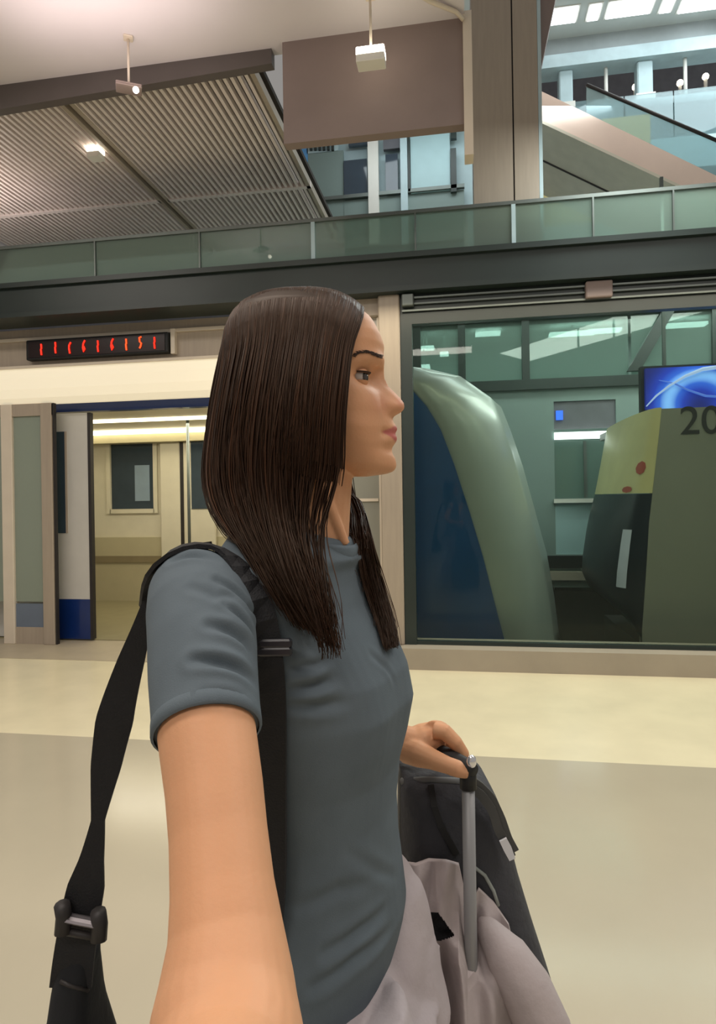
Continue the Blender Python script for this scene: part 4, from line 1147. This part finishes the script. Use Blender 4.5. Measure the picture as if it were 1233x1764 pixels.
for yy in (1108, 1122):
    c = hit(466, yy, bvh_sh, .68); c = c + (CAMP-c).normalized()*.008
    mb = MB(); mb.cbox(c.x-.022, c.x+.022, c.y-.004, c.y+.004, c.z-.0045, c.z+.0045, .002)
    mb.build('slider', mat('slider_plastic', '#2b2a31', .35), bag, False, PFW)
back = [(356,937,.690),(325,944,.700),(295,958,.705),(276,980,.705),(262,1015,.705),(248,1070,.705),(222,1150,.71),(200,1225,.71),(184,1310,.715),(172,1390,.715),(164,1450,.715),(152,1510,.715),(140,1565,.715),(135,1600,.715),(127,1650,.715),(122,1700,.715)]
Q = smooth_pts([tuple(pf(*b_)) for b_ in back], 60)
yb = np.linspace(0, 1, 60)
wpx = np.interp(yb, [0, .1, .2, .32, .45, .55, .66, .74, .80, .88, 1], [30, 26, 22, 44, 62, 50, 22, 40, 62, 66, 70])
ribbon(Q, wpx*.712/1100, .0022, [Vector((1, .1, .22))]*60).build('back_strap', M['webbing'], bag, False, PFW)
# buckle
c0, c1 = pf(110,1580,.705), pf(172,1592,.705)
mb = MB(); mb.tube([c0, c1], .0075, 10, True, .5); bk_ = mb.build('buckle', M['buckle'], bag, False, PFW)
for c in (c0, c1):
    mb = MB(); mb.tube([c+Vector((0,-.004,.016)), c+Vector((0,.0,.0)), c+Vector((0,-.004,-.016))], .0085, 10); mb.build('buckle_end', M['rubber'], bk_, True, PFW)
mb = MB(); mb.tube([c0+Vector((0,-.002,-.014)), c1+Vector((0,-.002,-.014))], .004, 8); mb.build('buckle_bar', M['rubber'], bk_, True, PFW)
# bag body, hanging low behind the arm
bb = MB(); rows = []
for y_, x0, x1, dd in ((1640,100,162,.02),(1665,97,160,.026),(1700,93,160,.034),(1735,90,161,.040),(1764,87,164,.045),(1850,78,182,.06),(1980,50,260,.11),(2100,55,262,.11),(2150,80,240,.08)):
    a0_, a1_ = pf(x0, y_, .725), pf(x1, y_, .725); cx_, hw = (a0_.x+a1_.x)/2, (a1_.x-a0_.x)/2
    rows.append([(cx_+hw*math.copysign(abs(math.cos(t_))**.6, math.cos(t_)), .735+dd*math.copysign(abs(math.sin(t_))**.7, math.sin(t_)), a0_.z) for t_ in np.linspace(0, 2*math.pi, 28, endpoint=False)])
bb.loft(rows); o = fix_normals(bb.build('bag_body', mat('black_nylon', '#111317', .85, var=.15, scale=12, bump=.3, bscale=30), bag, True, PFW))
zp = BVHTree.FromPolygons([Vector(v) for v in bb.v], [f for f in bb.f])
mb = MB(); mb.tube([hit(x_, y_, zp, .7) for x_, y_ in ((104,1690),(118,1697),(136,1702),(152,1706))], .0025, 6); mb.build('zip', M['rubber'], o, True, PFW)

# ---- suitcase with telescopic handle
HN, HF = pf(806,1334,.932), Vector((.046, 1.085, .968))
suit = pf_thing('suitcase', 'dark suitcase held by its telescopic handle beside the woman', 'suitcase', (.22, 1.06, 0))
M['case'] = mat('charcoal_shell', '#2a2b30', .45, var=.08, bump=.1, bscale=80)
ax = Vector((HF.x-HN.x, HF.y-HN.y, 0)).normalized(); nx_ = Vector((ax.y, -ax.x, 0))     # handle axis, forward
mid = Vector(((HN.x+HF.x)/2, (HN.y+HF.y)/2, 0))
def obox(mb, u0, u1, v0, v1, z0, z1, b=.02):
    t_ = MB(); t_.cbox(u0, u1, v0, v1, z0, z1, b)
    mb.add([mid + ax*v[0] + nx_*v[1] + Vector((0,0,v[2])) for v in t_.v], t_.f); return mb
fix_normals(obox(MB(), -.20, .20, -.02, .23, .055, .52, .04).build('shell', M['case'], suit, False, PFW))
fix_normals(obox(MB(), -.203, .203, .10, .115, .06, .523, .005).build('shell_seam', M['black'], suit, False, PFW))
for uu in (-.16, .16):
    for vv in (.02, .19):
        c = mid + ax*uu + nx_*vv
        mb = MB(); mb.tube([c+Vector((-.01,0,.028)), c+Vector((.01,0,.028))], .028, 16); mb.build('wheel', M['black'], suit, True, PFW)
for p in (HN, HF):
    mb = MB(); b_ = Vector((p.x, p.y, .50))
    mb.tube([b_, Vector((p.x, p.y, p.z-.012))], .0095, 12); mb.build('pole', mat('aluminium_pole', '#8f8f90', .5, .3), suit, True, PFW)
gm = MB(); g_a, g_b = HN+Vector((0,0,.010)), HF+Vector((0,0,.018))
gm.tube([g_a-ax*.012, g_a, g_a.lerp(g_b,.3)+Vector((0,0,.003)), g_b, g_b+ax*.012], [.009, .0125, .0125, .0125, .009], 14); gr = gm.build('grip', M['black'], suit, True, PFW)
mb = MB(); mb.tube([HN+Vector((0,0,.012)), HN+Vector((0,0,-.02))], [.012, .0125], 14); mb.build('grip_corner', M['black'], suit, True, PFW)
c = pf(812,1312,.922); mb = MB(); mb.sphere(c, .0075, 12, 8, 1, .7, 1.3); mb.build('release_button', mat('chrome_button', '#e8e8ea', .15, .8), gr, True, PFW)

# ---- backpack on the suitcase
bp = pf_thing('backpack', 'dark grey backpack standing on the suitcase behind the pole', 'backpack', (.2, 1.07, .525))
M['pack'] = mat('charcoal_fabric', '#3a3b40', .8, var=.1, scale=20, bump=.35, bscale=60)
rows = []
for y_, x0, x1, dn_, df_ in ((1334,690,795,1.06,1.12),(1342,692,822,1.03,1.16),(1362,690,846,1.01,1.19),(1400,690,866,1.002,1.21),(1450,690,880,1.0,1.22),(1520,690,898,1.0,1.23),(1600,690,922,1.0,1.23),(1680,690,948,1.0,1.23),(1745,692,968,1.002,1.22),(1800,660,970,1.0,1.20),(1816,690,950,1.03,1.17)):
    a0_, a1_ = pf(x0, y_, 1.05), pf(x1, y_, 1.05); cx_, hw = (a0_.x+a1_.x)/2, (a1_.x-a0_.x)/2; cd_, hd = (dn_+df_)/2, (df_-dn_)/2
    rows.append([(cx_+hw*math.copysign(abs(math.cos(t_))**.55, math.cos(t_)), cd_+hd*math.copysign(abs(math.sin(t_))**.55, math.sin(t_)), max(.526, a0_.z)) for t_ in np.linspace(0, 2*math.pi, 40, endpoint=False)])
mb = MB(); mb.loft(rows); pko = fix_normals(mb.build('main_compartment', M['pack'], bp, True, PFW))
bvp = BVHTree.FromPolygons([Vector(v) for v in mb.v], [f for f in mb.f])
def on_pack(x_, y_, out=.004):
    p = hit(x_, y_, bvp, 1.0); return p + (CAMP-p).normalized()*out
mb = ribbon([on_pack(x_, y_) for x_, y_ in ((742,1352),(748,1390),(760,1425),(775,1452),(786,1472))], [.010]*5, .002, [Vector((1,0,.3))]*5); mb.build('seam_strap', M['black'], bp, False, PFW)
mb = MB(); mb.tube([on_pack(x_, y_, .001) for x_, y_ in ((692,1346),(730,1344),(770,1345),(792,1346))], .006, 8); mb.build('top_piping', mat('grey_piping', '#686a6a', .7), bp, True, PFW)
for k, seq in enumerate((((795,1338,1.0),(822,1350,1.0),(846,1374,1.0),(862,1408,1.0),(874,1444,1.0),(886,1466,1.0)), ((800,1350,.998),(828,1368,.995),(848,1396,.995),(858,1430,.995),(872,1452,.998),(880,1474,1.0)))):
    mb = ribbon(smooth_pts([tuple(pf(*p)) for p in seq], 20), [.014]*20, .003, [Vector((1,0,.5))]*20); mb.build('strap', mat('strap_grey', '#4a4a48', .8), bp, False, PFW)
mb = ribbon([pf(866,1446,.99), pf(874,1462,.99), pf(882,1480,.99)], [.012, .013, .010], .002, [Vector((1,0,.3))]*3); mb.build('tag', mat('white_tag', '#d9d9dc', .6), bp, False, PFW)
mb = MB(); mb.tube([on_pack(x_, y_, .002) for x_, y_ in ((812,1490),(835,1508),(850,1535),(858,1560))], .0028, 8); mb.build('cord', mat('pale_cord', '#9aa09a', .7), bp, True, PFW)

# ---- jacket slung over the suitcase in front of the backpack
jk = pf_thing('jacket', 'mauve grey jacket draped over the suitcase around the handle pole', 'jacket', (.18, .96, .6))
TOPE = [(640,1478),(690,1482),(716,1486),(738,1478),(768,1480),(790,1486),(806,1560),(824,1528),(850,1552),(876,1590),(888,1640),(928,1690),(968,1748),(990,1790)]
Lx = [p[0] for p in TOPE]; Ly = [p[1] for p in TOPE]
NU, NV = 260, 240
def fold(u_, v_):
    x_ = 640 + 350*u_
    f_ = .006*math.sin(u_*52 + 3*math.sin(v_*11))*math.exp(-((v_-.15)/.2)**2) + .015*math.sin(u_*19 + 2.2*math.sin(v_*2.3) + v_*2.0) + .007*math.sin(u_*37 - v_*5) + .008*math.sin(v_*9 + u_*6)
    f_ += .016*math.exp(-((u_-.47)/.05)**2)*math.exp(-((v_-.25)/.3)**2)
    f_ -= .030*math.exp(-((u_-.33)/.045)**2 - ((v_-.36)/.09)**2)
    f_ += .034*math.exp(-((u_-.475)/.07)**2)*min(1, max(0, (v_-.16)/.12))
    f_ -= .018*math.exp(-((u_-.69-.12*v_)/.02)**2)*min(1, v_*2.2)
    return f_
def jacket_grid(off):
    rows = []
    for j in range(NV+1):
        v_ = j/NV; row = []
        for i in range(NU+1):
            u_ = i/NU; x_ = 640 + 345*u_ ; yt = float(np.interp(x_, Lx, Ly)); y_ = yt + (2010 - yt)*v_
            d_ = .968 - .030*min(1, v_*3) - .02*v_ + off - fold(u_, v_) + .05*max(0, u_-.75)
            if j == 0: d_ += .016
            if j == 1: d_ += .004
            row.append(pf(x_, y_, d_))
        rows.append(row)
    return rows
A_, B_ = jacket_grid(0), jacket_grid(.010)
mb = MB(); n1 = NU+1
vs = [p for r_ in A_ for p in r_] + [p for r_ in B_ for p in r_]; o2 = len(A_)*n1; fs = []
for j in range(NV):
    for i in range(NU):
        p_ = A_[j][i]; ppx = CX + p_.x/p_.y*FPX + 6; ppy = CY + (CAM_H-p_.z)/p_.y*FPX - 4
        if 735 < ppx < 775 and 1568 < ppy < 1618 - abs(ppx-750)*.3 and ppx < 748 + (ppy-1568)*.7 and ppx > 735+(ppy-1568)*.12: continue  # opening cut here; the dark pack behind stands in for deep shadow
        a = j*n1+i; fs.append((a, a+1, a+n1+1, a+n1)); fs.append((o2+a+n1, o2+a+n1+1, o2+a+1, o2+a))
for i in range(NU):
    fs.append((i+1, i, o2+i, o2+i+1)); a = NV*n1+i; fs.append((a, a+1, o2+a+1, o2+a))
for j in range(NV):
    a = j*n1; fs.append((a, a+n1, o2+a+n1, o2+a)); a += NU; fs.append((a+n1, a, o2+a, o2+a+n1))
mb.add(vs, fs); jo = fix_normals(mb.build('cloth', M['jacket'], jk, True, PFW))
# sleeve hanging at the right
mb = MB(); mb.tube([pf(822,1570,1.0), pf(840,1600,.962), pf(872,1645,.935), pf(905,1700,.925), pf(935,1770,.92), pf(955,1850,.92), pf(960,1950,.925)], [.004, .018, .032, .038, .040, .042, .042], 20)
mb.build('sleeve', M['jacket'], jk, True, PFW)

# ---- phone in the reaching hand, behind the viewpoint
ph_ = pf_thing('phone', 'slim dark phone held up in the woman\'s near hand', 'phone', (0, -.0165, 1.268))
mb = MB(); mb.cbox(-.036, .036, -.0205, -.0125, 1.268, 1.415, .003); mb.build('case', M['black'], ph_, False, PFW)
mb = MB(); mb.box(-.033, .033, -.0122, -.0119, 1.272, 1.411); mb.build('display', mat('phone_glass', '#08090b', .08), ph_, False, PFW)
